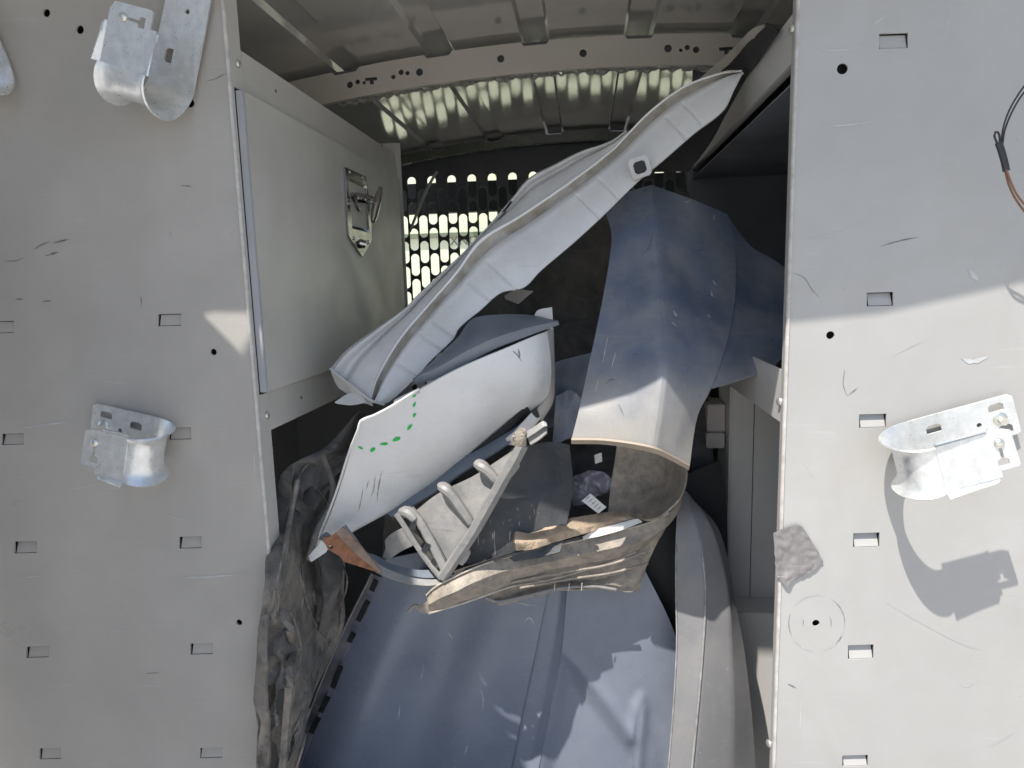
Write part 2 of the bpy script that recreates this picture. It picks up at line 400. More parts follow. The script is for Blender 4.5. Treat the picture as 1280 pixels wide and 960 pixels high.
# bulkhead ---------------------------------------------------------------
bh = root('bulkhead', 'dark perforated steel bulkhead across the far end of the cargo bay', 'bulkhead', (0, YB, -1.1))
bm = bmesh.new()
cp = .0435; rp = .108; hw = .0185; hh = .047
x0 = P(564, 215, YB).x; ztop = P(564, 219, YB).z
ncol = 34; c0 = -13
def quadring(cx, cz, w, h, hole=True):
    if not hole:
        vs = [bm.verts.new((cx-w, YB, cz-h)), bm.verts.new((cx+w, YB, cz-h)), bm.verts.new((cx+w, YB, cz+h)), bm.verts.new((cx-w, YB, cz+h))]; bm.faces.new(vs); return
    inner = []; outer = []
    n = 16
    for i in range(n):
        a = 2*math.pi*(i+.5)/n; dx, dz = math.cos(a), math.sin(a)
        ix = hw*dx; iz = hw*dz+(hh-hw)*(1 if dz > 0 else -1)
        k = min(w/abs(dx) if abs(dx) > 1e-6 else 1e9, h/abs(dz) if abs(dz) > 1e-6 else 1e9)
        # outer: project elongated ray
        ox, oz = ix, iz
        if abs(ix)/w > abs(iz)/h: s_ = w/abs(ix)
        else: s_ = h/abs(iz)
        ox, oz = max(-w, min(w, ix*s_)), max(-h, min(h, iz*s_))
        inner.append(bm.verts.new((cx+ix, YB, cz+iz))); outer.append(bm.verts.new((cx+ox, YB, cz+oz)))
    cor = {}
    for sx in (-1, 1):
        for sz in (-1, 1): cor[(sx, sz)] = bm.verts.new((cx+sx*w, YB, cz+sz*h))
    for i in range(n):
        j = (i+1) % n
        a, b = outer[i], outer[j]
        ona = abs(abs(a.co.x-cx)-w) < 1e-6; onb = abs(abs(b.co.x-cx)-w) < 1e-6
        if ona != onb:
            c = cor[(1 if (a.co.x+b.co.x)/2 > cx else -1, 1 if (a.co.z+b.co.z)/2 > cz else -1)]
            bm.faces.new([inner[i], inner[j], b, c, a])
        else: bm.faces.new([inner[i], inner[j], b, a])
zlow = -1.1
for k in range(c0, c0+ncol+8):
    cx = x0+k*cp
    if abs(cx) > .92: continue
    odd = k % 2
    z = ztop - hh - (0 if not odd else rp/2)
    top = z+rp/2
    # strip above the first hole
    vs = [bm.verts.new(p) for p in ((cx-cp/2, YB, top), (cx+cp/2, YB, top), (cx+cp/2, YB, ZT), (cx-cp/2, YB, ZT))]; bm.faces.new(vs)
    while z > -.55:
        quadring(cx, z, cp/2, rp/2, cx < .56 and cx > -.80); z -= rp
    zb = z+rp/2
    vs = [bm.verts.new(p) for p in ((cx-cp/2, YB, zlow), (cx+cp/2, YB, zlow), (cx+cp/2, YB, zb), (cx-cp/2, YB, zb))]; bm.faces.new(vs)
bm.normal_update(); bmesh.ops.reverse_faces(bm, faces=[f for f in bm.faces if f.normal.y > 0]); bmesh.ops.remove_doubles(bm, verts=bm.verts[:], dist=1e-5)
bm.normal_update(); bmesh.ops.solidify(bm, geom=bm.faces[:], thickness=.003)
finish('perforated_sheet', bm, darkpaint, bh, 20)
box('top_angle', (-.9, YB-.03, P(640, 178, YB-.03).z-.012), (.9, YB-.002, P(640, 178, YB-.03).z), darkpaint, bh)
# cab rear bench / header seen dark through the middle rows
zc = P(600, 247, 3.3).z
box('cab_crossbeam', (-1.2, 3.3, P(600, 264, 3.3).z), (.9, 3.36, P(600, 226, 3.3).z), black, bh)
bm = bmesh.new(); addtube(bm, resample([P(512, 290, 2.9), P(532, 240, 2.9), P(546, 214, 2.9)], 8), .006, 8); finish('bent_strap', bm, cream, bh)

# ------------------------------------------------------------------ shelving units
ul = root('shelving_unit', 'left grey steel shelving unit with a latched cabinet door beside the aisle', 'shelving unit', (-.65, 1, -1.1))
ur = root('shelving_unit', 'right pale grey steel shelving unit with open bays, duct tape on its end panel', 'shelving unit', (.65, 1, -1.1))
def pr(px, py): p = P(px, py); return (p.x, p.z)
def rect(px, py, w, h, ang=-.03):
    out = []
    for sx, sy in ((-1, -1), (1, -1), (1, 1), (-1, 1)):
        dx, dy = sx*w/2, sy*h/2
        out.append(pr(px+dx-dy*0, py+dy+dx*ang))
    return out
slL = [(212, 400, 29, 15), (3, 409, 29, 15), (225, 542, 28, 15), (16, 549, 28, 14), (238, 678, 28, 15), (32, 684, 28, 15), (252, 811, 28, 14), (47, 815, 28, 14), (264, 941, 28, 13), (63, 942, 27, 14)]
hoL = [(58, 16, 5), (100, 37, 5.2), (238, 129, 5.2), (267, 440, 4.3), (299, 778, 4.3)]
slR = [(1117, 51, 36, 19), (1100, 374, 33, 17), (1091, 526, 34, 17), (1083, 675, 33, 18), (1076, 815, 32, 18), (1069, 951, 32, 14)]
hoR = [(1053, 86, 6), (1038, 419, 4.8), (1020, 779, 4.6)]
sheetfn = lambda u, v: Vector((u, 1.0, v))
def inner_poly(x): return x
worn_lit = M('worn_lit_paint_edge', (.50, .48, .45), .35, var=.25, vscale=40, dust=.7, dustcol=(.40, .30, .22), dscale=60, dthr=.58)  # paler edge: paint wear plus the corner's highlight line put into the colour
def bent_edge(par, x, s_, mat):
    bm = bmesh.new(); n_ = 60; prev = None
    for i in range(n_):
        z = .5-1.6*i/(n_-1); ring = []
        wob = .0006*noise.noise(Vector((x*9, 3, z*9)))
        for k in range(6):
            a_ = math.pi/2*k/5
            ring.append(bm.verts.new((x+s_*(.0042*(1-math.sin(a_))-.0004)+wob-s_*.0042+s_*.0042, .9985+.0042*(1-math.cos(a_))-.0002, z)))
        if prev:
            for k in range(5): bm.faces.new([prev[k], prev[k+1], ring[k+1], ring[k]])
        prev = ring
    bmesh.ops.recalc_face_normals(bm, faces=bm.faces[:]); finish('bent_edge', bm, mat, par, 60)
def endpanel(par, x_in, x_out, sl, ho, mat):
    outer = [(x_in, .50), (x_in, -1.1), (x_out, -1.1), (x_out, .50)]
    H = [rect(*s) for s in sl] + [circ(*pr(px, py), r/850, 16) for px, py, r in ho]
    sheet('end_panel', outer, H, sheetfn, (0, .003, 0), mat, par)
    for i, s in enumerate(sl):
        r = rect(*s); bm = bmesh.new()
        rr = random.Random(i*7+int(x_in*10)); gx = .0012; lx = rr.choice((0, 1, 1))
        w = [(r[0][0]+gx*(1+1.2*lx), r[0][1]-gx), (r[1][0]-gx, r[1][1]-gx), (r[2][0]-gx, r[2][1]+gx*.6), (r[3][0]+gx*(1+1.2*lx), r[3][1]+gx*.6)]
        dt = rr.uniform(.005, .009) if x_in > 0 else rr.uniform(.003, .006)
        ys = (1.0+dt, 1.0+dt, 1.0015, 1.0015)
        top = [bm.verts.new((w[k][0], ys[k], w[k][1])) for k in range(4)]; bk = [bm.verts.new((w[k][0], ys[k]+.002, w[k][1])) for k in range(4)]
        bm.faces.new(top); bm.faces.new(bk[::-1])
        for k in range(4): bm.faces.new([top[k], top[(k+1) % 4], bk[(k+1) % 4], bk[k]])
        bmesh.ops.recalc_face_normals(bm, faces=bm.faces[:]); finish('slot_tab', bm, mat, par, 0)
    # black sheet added to stand for the dark cavity behind the punched panel
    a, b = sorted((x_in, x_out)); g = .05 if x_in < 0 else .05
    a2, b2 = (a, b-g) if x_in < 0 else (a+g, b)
    box('cavity_shade', (a2, 1.018, -1.08), (b2, 1.022, .48), black, par, 0)
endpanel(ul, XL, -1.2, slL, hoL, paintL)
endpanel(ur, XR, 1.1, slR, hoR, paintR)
bent_edge(ul, XL+.0006, -1, worn_lit); bent_edge(ur, XR-.0006, 1, worn_lit)
YE = 1.90
# --- left unit aisle face
def band(name, X, quad, th, mat, par, **kw):
    """face in an X=const plane from pixel corners, extruded sideways by th"""
    pts = [PX(px, py, X) for px, py in quad]
    return sheet(name, [(p.y, p.z) for p in pts], [], lambda u, v: Vector((X, u, v)), (th, 0, 0), mat, par, **kw)
# corner fold of the end panel
def vpost(par, X, s, y0, y1, mat, name='corner_post'):
    box(name, (min(X, X+s*.003), y0, -1.1), (max(X, X+s*.003), y1, .5), mat, par, .001)
yq = PX(341, 560, XL).y
vpost(ul, XL, -1, 1.0035, yq, paintD)
zt0 = PX(455, 166, XL).z; zt1 = PX(300, 61, XL).z
ztop_l = (zt0+zt1)/2
zb_l = PX(375, 521, XL).z; zdb = PX(375, 474, XL).z; zdt = PX(350, 143, XL).z
print('cab z', ztop_l, zt0, zt1, zb_l, zdb, zdt, 'XL', XL, 'XR', XR)
box('cabinet_face', (XL-.004, yq+.0005, zb_l), (XL-.001, YE, ztop_l), paintD, ul, .001)
box('cabinet_top', (-.92, 1.03, ztop_l-.006), (XL-.005, YE, ztop_l-.003), paintD, ul, 0)
box('cabinet_base', (-.92, 1.03, zb_l), (XL-.005, YE, zb_l+.003), paintD, ul, 0)
box('far_end_panel', (-.92, YE+.002, -1.1), (XL-.002, YE+.005, ztop_l+.02), paintD, ul, 0)
box('lower_back_sheet', (-.86, 1.03, -1.1), (-.855, YE, zb_l-.002), paintD, ul, 0)
box('end_flange', (XL-.10, YE-.004, ztop_l-.02), (XL+.004, YE+.001, ztop_l+.03), paintD, ul, .001)
box('end_flange', (XL-.002, YE-.001, -.35), (XL+.012, YE+.004, ztop_l+.03), paintD, ul, .001)
yd0 = PX(305, 118, XL+.012).y; yd0 = max(yd0, 1.012)
yd0b = PX(334, 480, XL+.012).y
yd0 = (yd0+yd0b)/2
print('door y0', yd0)
box('door_gap', (XL-.0008, yd0-.005, zdb-.003), (XL+.0008, YE-.026, zdt+.003), black, ul, 0)
door = box('cabinet_door', (XL+.0005, yd0, zdb), (XL+.012, YE-.03, zdt), paintD, ul, .002)
box('door_edge_strip', (XL+.0005, yd0-.004, zdb+.001), (XL+.0125, yd0-.0005, zdt-.001), M('door_edge', (.36, .36, .37), .4), ul, .001)
for px, py in ((297, 80), (333, 519)):
    c = PX(px, py, XL); rivet(Vector((XL+.001, max(c.y, 1.012), c.z)), (1, 0, 0), .006, ul, zinc)
for px, py in ((345, 114), (318, 375), (377, 497), (509, 222), (478, 182)):
    c = PX(px, py, XL); bm = bmesh.new(); screw_head(bm, c+Vector((-.0005, 0, 0)), (1, 0, 0), .003, .001); finish('small_rivet', bm, inkd, ul)
# latch on the door --------------------------------------------------------
lt = door
XD = XL+.0125
def LP(px, py, out=0): return PX(px, py, XD) + Vector((out, 0, 0))
def latch_plate():
    q = [(429, 209), (456, 221), (462, 275), (463, 301), (451, 321), (434, 295)]
    pts = [PX(a, b, XD) for a, b in q]
    qi = [(433, 221), (456, 232), (460, 291), (438, 286)]
    pi_ = [PX(a, b, XD) for a, b in qi]
    bm = bmesh.new(); addsheet(bm, [(p.y, p.z) for p in pts], [[(p.y, p.z) for p in pi_]], lambda u, v: Vector((XD+.001, u, v)), Vector((.003, 0, 0)))
    finish('latch_plate', bm, chrome, lt)
    bm = bmesh.new()
    a, b, c, d = pi_
    mids = [(a*.8+d*.2), (b*.8+c*.2)]
    low = [(a*.25+d*.75), (b*.25+c*.75)]
    vs = [bm.verts.new(v) for v in (a+Vector((.003, 0, 0)), b+Vector((.003, 0, 0)), mids[1]+Vector((-.009, 0, 0)), mids[0]+Vector((-.009, 0, 0)), low[0]+Vector((-.009, 0, 0)), low[1]+Vector((-.009, 0, 0)), c+Vector((.003, 0, 0)), d+Vector((.003, 0, 0)))]
    bm.faces.new([vs[0], vs[1], vs[2], vs[3]]); bm.faces.new([vs[3], vs[2], vs[5], vs[4]]); bm.faces.new([vs[4], vs[5], vs[6], vs[7]])
    finish('latch_dish', bm, chrome, lt, 0)
latch_plate()
bm = bmesh.new()
addtube(bm, [LP(443, 247, .002), LP(446, 249, .018), LP(449, 251, .03)], [.011, .011, .009], 10); addtube(bm, [LP(438, 243, .003), LP(447, 262, .003)], .006, 8); finish('latch_hub', bm, chrome, lt)
hd0 = LP(446, 248, .02)
def onray(px, py, X): return PX(px, py, X)
XH = XD+.055
bm = bmesh.new(); addtube(bm, resample([hd0, onray(462, 251, XD+.04), onray(470, 254, XH)], 6), .006, 10); finish('handle_stem', bm, chrome, lt)
bm = bmesh.new(); addtube(bm, resample([onray(476, 235, XH+.003), onray(471, 255, XH), onray(466, 277, XH-.003)], 8), [.0045, .007, .0085, .009, .009, .0085, .0075, .005], 12); finish('t_handle', bm, chrome, lt)
for px, py in ((435, 215), (451, 222), (440, 298), (458, 303)):
    rivet(LP(px, py, .004), (1, 0, 0), .0045, lt, chrome)
bm = bmesh.new(); addtube(bm, [LP(449, 304, .0), LP(450, 306, .013)], [.010, .009], 12); finish('lock_cylinder', bm, chrome, lt)
# --- right unit aisle face
zr0 = PX(979, 93, XR).z; zr1 = PX(868, 206, XR).z; zrt = (PX(983, 27, XR).z)
print('right rail', zr0, zr1, zrt)
zr_b = (zr0+zr1)/2
yqR = PX(976, 520, XR).y
vpost(ur, XR, 1, 1.0035, 1.02, paintR)
sheet('top_rail', [(1.005, zr_b), (YE, zr_b), (YE, zrt), (1.005, zrt)], [], lambda u, v: Vector((XR+.0005, u, v)), (.003, 0, 0), paintD, ur)
box('rail_lip', (XR+.0, 1.005, zr_b-.003), (XR+.012, YE, zr_b-.0005), paintR, ur, .001)
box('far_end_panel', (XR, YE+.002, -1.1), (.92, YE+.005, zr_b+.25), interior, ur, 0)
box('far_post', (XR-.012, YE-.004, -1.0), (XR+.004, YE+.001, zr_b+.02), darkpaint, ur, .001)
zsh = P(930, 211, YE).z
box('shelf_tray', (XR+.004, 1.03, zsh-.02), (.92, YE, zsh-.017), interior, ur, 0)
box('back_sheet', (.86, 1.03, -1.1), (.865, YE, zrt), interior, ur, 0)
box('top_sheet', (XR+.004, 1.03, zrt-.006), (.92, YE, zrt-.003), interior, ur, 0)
zl_t = PX(972, 460, XR).z; zl_b = PX(960, 517, XR).z
sheet('lower_rail', [(1.005, zl_b), (1.45, zl_b-.0), (1.45, zl_t), (1.005, zl_t)], [], lambda u, v: Vector((XR+.0005, u, v)), (.003, 0, 0), paintD, ur)
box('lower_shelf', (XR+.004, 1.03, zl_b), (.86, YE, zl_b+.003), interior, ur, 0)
YP = 1.38
xa = P(913, 600, YP).x; xb = P(941, 600, YP).x; zk = P(940, 765, YP).z
box('lower_front_sheet', (xa, YP, zk+.001), (xb-.0008, YP+.004, zl_b-.001), paintD, ur, .001)
box('lower_front_sheet', (xb+.0008, YP, zk+.001), (.9, YP+.004, zl_b-.001), paintD, ur, .001)
box('lower_sheet_return', (xa-.003, YP+.0045, -1.0), (xa, YP+.12, zl_b-.001), paintD, ur, 0)
box('base_sheet', (P(918, 765, 1.31).x, 1.31, -1.08), (.9, 1.314, P(940, 766, 1.31).z), paintD, ur, .001)
box('base_top', (P(918, 765, 1.31).x, 1.3145, P(940, 766, 1.31).z-.003), (.9, YP-.001, P(940, 766, 1.31).z), paintD, ur, 0)
for px, py in ((989, 36), (972, 501), (955, 915)):
    c = PX(px, py, XR-.002); rivet(Vector((XR-.001, max(1.004, min(c.y, 1.02)), c.z)), (-1, -.3, 0), .0065, ur, zinc)
# scored circle and scuffs
def decal(par, pts, w, mat, name='scuff', Y=.9994):
    bm = bmesh.new()
    pp = resample([P(a, b, Y) for a, b in pts], max(4, len(pts)*3))
    n = len(pp)
    L_ = []; R_ = []
    for i, p in enumerate(pp):
        t = (pp[min(i+1, n-1)]-pp[max(i-1, 0)]).normalized(); s_ = Vector((-t.z, 0, t.x))
        ww = w/850*.32*math.sin(math.pi*(i+.3)/(n-.4))*random.uniform(.5, 1.3)
        L_.append(bm.verts.new(p+s_*ww)); R_.append(bm.verts.new(p-s_*ww))
    for i in range(n-1): bm.faces.new([L_[i], L_[i+1], R_[i+1], R_[i]])
    return finish(name, bm, mat, par, 0)
def arc(cx, cy, r, a0, a1, n=7): return [(cx+r*math.cos(math.radians(a0+(a1-a0)*i/(n-1))), cy+r*math.sin(math.radians(a0+(a1-a0)*i/(n-1)))) for i in range(n)]
for a0, a1, m_, w in ((150, 200, scuffd, 1.6), (95, 145, scuffl, 2), (-60, 10, scuffd, 1.4), (10, 80, scuffl, 2), (210, 290, scuffl, 2), (25, 50, scuffd, 1.6)):
    decal(ur, arc(1021, 779, 35, a0, a1), w, m_, 'scored_ring')
decal(ur, arc(1021, 779, 18, -30, 20), 1.2, scuffd, 'scored_ring'); decal(ur, arc(1021, 779, 17, 165, 195), 1.2, scuffd, 'scored_ring')
for pts, w, m_ in (
        ([(1087, 33), (1100, 25), (1116, 10)], 2.2, scuffl), ([(1015, 57), (1040, 63), (1070, 60), (1093, 52)], 2.2, scuffl),
        ([(1030, 158), (1060, 156), (1092, 152)], 3, scuffl), ([(990, 341), (1005, 347), (1015, 362), (1025, 372)], 1.5, scuffd),
        ([(1210, 337), (1217, 344), (1224, 352)], 9, scuffl), ([(1103, 750), (1150, 778), (1215, 810), (1240, 812)], 1.6, scuffl),
        ([(1003, 850), (1001, 890), (999, 930)], 2, scuffl), ([(1056, 462), (1054, 480), (1059, 495)], 1.5, scuffd), ([(1059, 495), (1068, 488), (1073, 484)], 1.3, scuffd),
        ([(1110, 448), (1135, 435), (1160, 423)], 1.6, scuffl), ([(1200, 447), (1215, 452), (1235, 446)], 9, scuffl), ([(1004, 574), (1012, 588), (1018, 598)], 2, scuffl),
        ([(1236, 934), (1255, 924), (1270, 914)], 2, scuffl), ([(985, 855), (995, 860)], 2.4, scuffd), ([(1200, 853), (1207, 858), (1220, 853)], 2.2, scuffl),
        ([(1235, 498), (1262, 510), (1268, 530), (1255, 548)], 1.4, scuffl), ([(1100, 308), (1125, 301), (1150, 296)], 2, scuffd), ([(990, 298), (1030, 296), (1085, 275)], 1.5, scuffl)):
    decal(ur, pts, w, m_)
for pts, w, m_ in (
        ([(5, 326), (20, 326), (30, 322)], 2, scuffd), ([(42, 312), (52, 306), (62, 302)], 3, scuffd), ([(57, 320), (66, 317), (73, 315)], 4, scuffd), ([(66, 304), (86, 299)], 3, scuffd),
        ([(18, 374), (29, 374)], 3, scuffd), ([(53, 377), (65, 376)], 3, scuffd), ([(176, 370), (177, 384)], 2, scuffd), ([(212, 289), (214, 295)], 1.6, scuffd),
        ([(258, 101), (268, 99), (283, 91)], 2, scuffd), ([(225, 232), (240, 233)], 2, scuffd), ([(20, 537), (55, 531), (92, 527)], 4, scuffl), ([(215, 722), (260, 721), (310, 717)], 4, scuffl),
        ([(32, 722), (50, 720)], 4, scuffl), ([(318, 590), (318, 565)], 3, scuffl), ([(120, 606), (90, 612)], 2.5, scuffl), ([(205, 643), (230, 650)], 2, scuffl), ([(182, 842), (200, 841)], 1.6, scuffd)):
    decal(ul, pts, w, m_)

# ------------------------------------------------------------------ cable hooks
def hook(label, px, py, ang, Lr, Lf, w=.066, r=.043, shear=Vector((0, 0, -.3)), scale=1.0):
    """px,py: where the bend's centre line sits on the panel. ang: direction (deg) in which the legs point."""
    a = math.radians(ang); c = P(px, py, .995)
    e1 = Vector((math.cos(a), 0, math.sin(a))); e2 = Vector((-e1.z, 0, e1.x))
    if e2.z < -.2 or (abs(e2.z) <= .2 and e2.x > 0): e2 = -e2
    R = root('cable_hook', label, 'hook', c, 'galvanised cable hooks on the end panels')
    def W(u, v, o): # u along legs, v across, o outward
        return c + e1*u + e2*v + Vector((0, -1, 0))*o + shear*o
    sheetfn2 = lambda o: (lambda u, v: W(u, v, o))
    hw_ = w/2
    slot = lambda cx, cy, a_, b_: [(cx-a_, cy-b_), (cx+a_, cy-b_), (cx+a_, cy+b_*.5), (cx+a_*.6, cy+b_), (cx-a_*.6, cy+b_), (cx-a_, cy+b_*.5)]
    back = [(r, -hw_), (Lr-.006, -hw_*.92), (Lr, -hw_*.82), (Lr, hw_*.82), (Lr-.006, hw_*.95), (r, hw_)]
    bp_ = sheet('back_plate', back, [slot(Lr-.024, hw_*.52, .010, .0055), slot(Lr-.018, -hw_*.55, .009, .006), slot(r+.03, hw_*.35, .010, .006), circ(Lr-.05, -.002, .0035, 10)], sheetfn2(.005), Vector((0, -1, 0))*.0025+shear*.0025, galv, R)
    Lf2 = Lf
    front = [(r, -hw_*1.02), (Lf2-.022, -hw_), (Lf2-.022, -hw_*.72), (Lf2, -hw_*.72), (Lf2+.002, -hw_*.6), (Lf2, hw_*.85), (Lf2-.01, hw_), (r, hw_)]
    O2 = .005+2*r
    tsl = [(Lf2-.024, -.017), (Lf2-.010, -.017), (Lf2-.010, -.009), (Lf2-.015, -.006), (Lf2-.015, .008), (Lf2-.019, .008), (Lf2-.019, -.006), (Lf2-.024, -.009)]
    fp_ = sheet('front_plate', front, [tsl], sheetfn2(O2), Vector((0, -1, 0))*.0025+shear*.0025, galv, R)
    # saddle
    G = []
    n = 22; m = 12
    for i in range(n+1):
        t = math.pi*i/n
        uu = r - r*math.sin(t); oo = .0062 + r - r*math.cos(t)
        nu_ = -math.sin(t); no = -math.cos(t)
        fl = .0045+.0085*math.sin(t)**.7 if 0 < i < n else .0045
        row = []
        for j in range(m+1):
            s_ = -1+2*j/m; f = fl*abs(s_)**5
            row.append(W(uu+nu_*f, s_*hw_*(1+.12*math.sin(t)), oo+no*f*(1 if i > n/2 else .0)))
        G.append(row)
    bm = bmesh.new(); addgrid(bm, G, .0025); finish('saddle', bm, galv, R, 50)
    # lower/upper curled rims on the front plate
    for sgn in (-1, 1):
        rim = [[W(r+(Lf2-.026-r)*k/8, sgn*hw_*(1.0), O2+.0012) for k in range(9)], [W(r+(Lf2-.026-r)*k/8, sgn*(hw_+.004), O2+.002+.003*(1-k/8)) for k in range(9)], [W(r+(Lf2-.03-r)*k/8, sgn*(hw_+.0065*(1-.5*k/8)), O2+.005+.004*(1-k/8)) for k in range(9)]]
        bm = bmesh.new(); addgrid(bm, rim, .002); finish('rim', bm, galv, R, 50)
    b = bmesh.new(); screw_head(b, W(Lr-.022, -.001, .0075), (0, -1, 0), .0095, .003); addtube(b, [W(Lr-.022, -.001, .009), W(Lr-.022, -.001, .019)], .0055, 6); finish('bolt', b, zinc, bp_, 30)
    b = bmesh.new(); screw_head(b, W(Lf2-.017, .014, O2+.003), (0, -1, 0), .006, .004); finish('front_screw', b, zinc, fp_, 30)
    return R
hook('bright galvanised cable hook on the sunlit right end panel, casting a long shadow', 1103, 560, 17, .178, .132, r=.040, w=.062, shear=Vector((-.02, 0, -.22)))
hook('galvanised cable hook low on the left end panel, opening to the left', 221, 551, 166, .142, .104, w=.067, r=.037, shear=Vector((.06, 0, -.22)))
hook('galvanised cable hook high on the left end panel, long plate pointing up', 213, 134, 71, .185, .120, w=.070, r=.040, shear=Vector((-.24, 0, -.10)))
hook('cable hook cut off by the left edge of the photo', 10, 128, 108, .14, .12, shear=Vector((-.20, 0, -.05)))

# ------------------------------------------------------------------ wire on the right panel
wr = root('cable_tail', 'thin black and copper wires hanging by the right edge of the right end panel', 'wire', P(1252, 180, .93))
tube('black_lead', [(1290, 95, .93), (1275, 115, .93), (1262, 137, .93), (1254, 160, .935), (1252, 180, .94)], .0011, wirek, wr, n=16)
tube('black_lead', [(1292, 102, .94), (1276, 121, .935), (1264, 142, .935), (1256, 163, .935), (1253, 182, .94)], .0011, wirek, wr, n=16)
tube('heat_shrink', [(1248, 178, .938), (1251, 186, .938), (1256, 204, .938), (1258, 214, .938)], .0042, wirek, wr, n=8)
tube('cut_end', [(1247, 180, .938), (1243, 170, .938), (1245, 164, .938), (1249, 168, .938), (1250, 180, .938)], .0013, wirek, wr, n=10)
tube('copper_strand', [(1256, 210, .938), (1260, 228, .94), (1268, 246, .945), (1282, 266, .95), (1292, 275, .95)], .0013, copper, wr, n=12)
tube('copper_strand', [(1258, 212, .935), (1263, 226, .937), (1271, 243, .94), (1286, 262, .945)], .0013, copper, wr, n=12)
# duct tape
tp = surf('duct_tape', [[(967, 666, .9972), (975, 663, .997), (993, 656, .997), (1003, 658, .997)], [(968, 690, .9965), (985, 686, .9975), (1005, 680, .997), (1022, 688, .9975)],
                        [(970, 718, .997), (985, 714, .998), (1005, 708, .997), (1029, 703, .9975)], [(976, 727, .997), (983, 733, .994), (990, 727, .9965), (1010, 717, .997)]], tapem, None, 50, 12, .0006,
          disp=lambda p, u, v: p+Vector((noise.noise(p*90+Vector((5, 0, 0)))*.0015, -abs(noise.noise(p*70))*.003-abs(noise.noise(p*160))*.001, noise.noise(p*110)*.0015)),
          label='crumpled silver duct tape stuck to the inner edge of the right end panel', cat='tape')

# ------------------------------------------------------------------ pile of car parts
def crum(amp, sc, seed=0, ax=Vector((0, 1, 0))):
    def f(p, u, v):
        q = p*sc+Vector((seed, seed*1.7, 0)); e = noise.noise(q)+.5*noise.noise(q*2.3)
        return p+ax*(e*amp)
    return f
# A long white sill trim
A = root('sill_trim', 'long dirty white car sill trim lying diagonally across the aisle', 'car trim', P(660, 300, 1.3))
ridge = [(463, 500, 1.12), (472, 470, 1.135), (500, 422, 1.17), (538, 377, 1.20), (570, 340, 1.22), (600, 300, 1.24), (650, 269, 1.26), (715, 225, 1.275), (766, 186, 1.285), (783, 168, 1.285), (814, 137, 1.28), (856, 107, 1.27), (904, 91, 1.25), (927, 90, 1.245)]
lowe = [(478, 506, 1.13), (487, 502, 1.135), (515, 477, 1.145), (540, 449, 1.155), (566, 424, 1.165), (574, 410, 1.17), (600, 388, 1.185), (626, 366, 1.20), (655, 359, 1.205), (676, 338, 1.21), (716, 304, 1.225), (752, 271, 1.235), (801, 223, 1.24), (828, 201, 1.24), (866, 168, 1.235), (904, 138, 1.225), (918, 112, 1.23), (929, 91, 1.24)]
upe = [(413, 460, 1.16), (432, 438, 1.175), (475, 407, 1.20), (507, 384, 1.22), (520, 370, 1.23), (550, 342, 1.25), (580, 314, 1.27), (605, 288, 1.285), (622, 268, 1.30), (640, 247, 1.31), (660, 223, 1.32), (697, 203, 1.33), (725, 189, 1.325), (750, 181, 1.31), (768, 175, 1.30), (784, 164, 1.295)]
NT = 420
rl = resample([P(*p) for p in ridge], NT); ll = resample([P(*p) for p in lowe], NT)
def lowdisp(p, u, v): return p
bm = bmesh.new(); G = []
for k in range(25):
    t = k/24; row = []
    for j in range(NT):
        p = rl[j].lerp(ll[j], t)
        # rolled bead near ridge, gutter, then a convex face
        bulge = -.006*math.exp(-((t-.03)/.03)**2)+.018*math.exp(-((t-.14)/.09)**2)-.003*math.sin(math.pi*min(1, max(0, (t-.4)/.6)))
        g = 0
        for q, wd in ((.09, .0022), (.165, .0022), (.20, .0022), (.31, .0022), (.37, .0022), (.60, .0025), (.655, .0025), (.83, .0025), (.87, .0025)):
            g += .0035*math.exp(-(((j/(NT-1))-q)/wd)**2)*(1 if t > .3 else 0)
        row.append(p+Vector((0, bulge+g, 0)))
    G.append(row)
addgrid(bm, G[5:], .0035); finish('front_face', bm, whitep, A, 50)
gut = M('dirty_gutter', (.60, .58, .55), .45, var=.1, dust=1, dustcol=(.32, .275, .215), dscale=26, dthr=.42, speck=.5, speckcol=(.2, .18, .15), bump=.1)
bm = bmesh.new(); addgrid(bm, G[1:6], .0035); finish('gutter', bm, gut, A, 50)
bm = bmesh.new(); addgrid(bm, G[:2], .0035); finish('ridge_bead', bm, M('rubbed_white', (.82, .81, .78), .3), A, 50)
ru = resample([P(*p) for p in ridge[:10]], 70); uu = resample([P(*p) for p in upe], 70)
G = []
for k in range(25):
    t = k/24
    G.append([ru[j].lerp(uu[j], t)+Vector((0, .003-.006*math.sin(math.pi*t)+.010*math.exp(-((t-.62)/.05)**2)-.006*math.exp(-((t-.92)/.05)**2), 0)) for j in range(70)])
bm = bmesh.new(); addgrid(bm, G, .003); finish('top_face', bm, whiteback, A, 50)
surf('folded_tab', [[(413, 461, 1.155), (440, 482, 1.12), (463, 499, 1.115)], [(420, 480, 1.17), (440, 497, 1.13), (466, 508, 1.125)]], whiteback, A, 12, 3, .002, disp=crum(.006, 60, 3))
surf('torn_flap', [[(418, 503, 1.12), (435, 492, 1.13), (452, 490, 1.12)], [(423, 505, 1.12), (440, 506, 1.115), (458, 503, 1.115)]], whiteback, A, 10, 3, .002)
tube('edge_roll', [(413, 461, 1.15), (437, 480, 1.125), (463, 500, 1.11), (480, 506, 1.12)], .0022, whiteback, A, n=16)
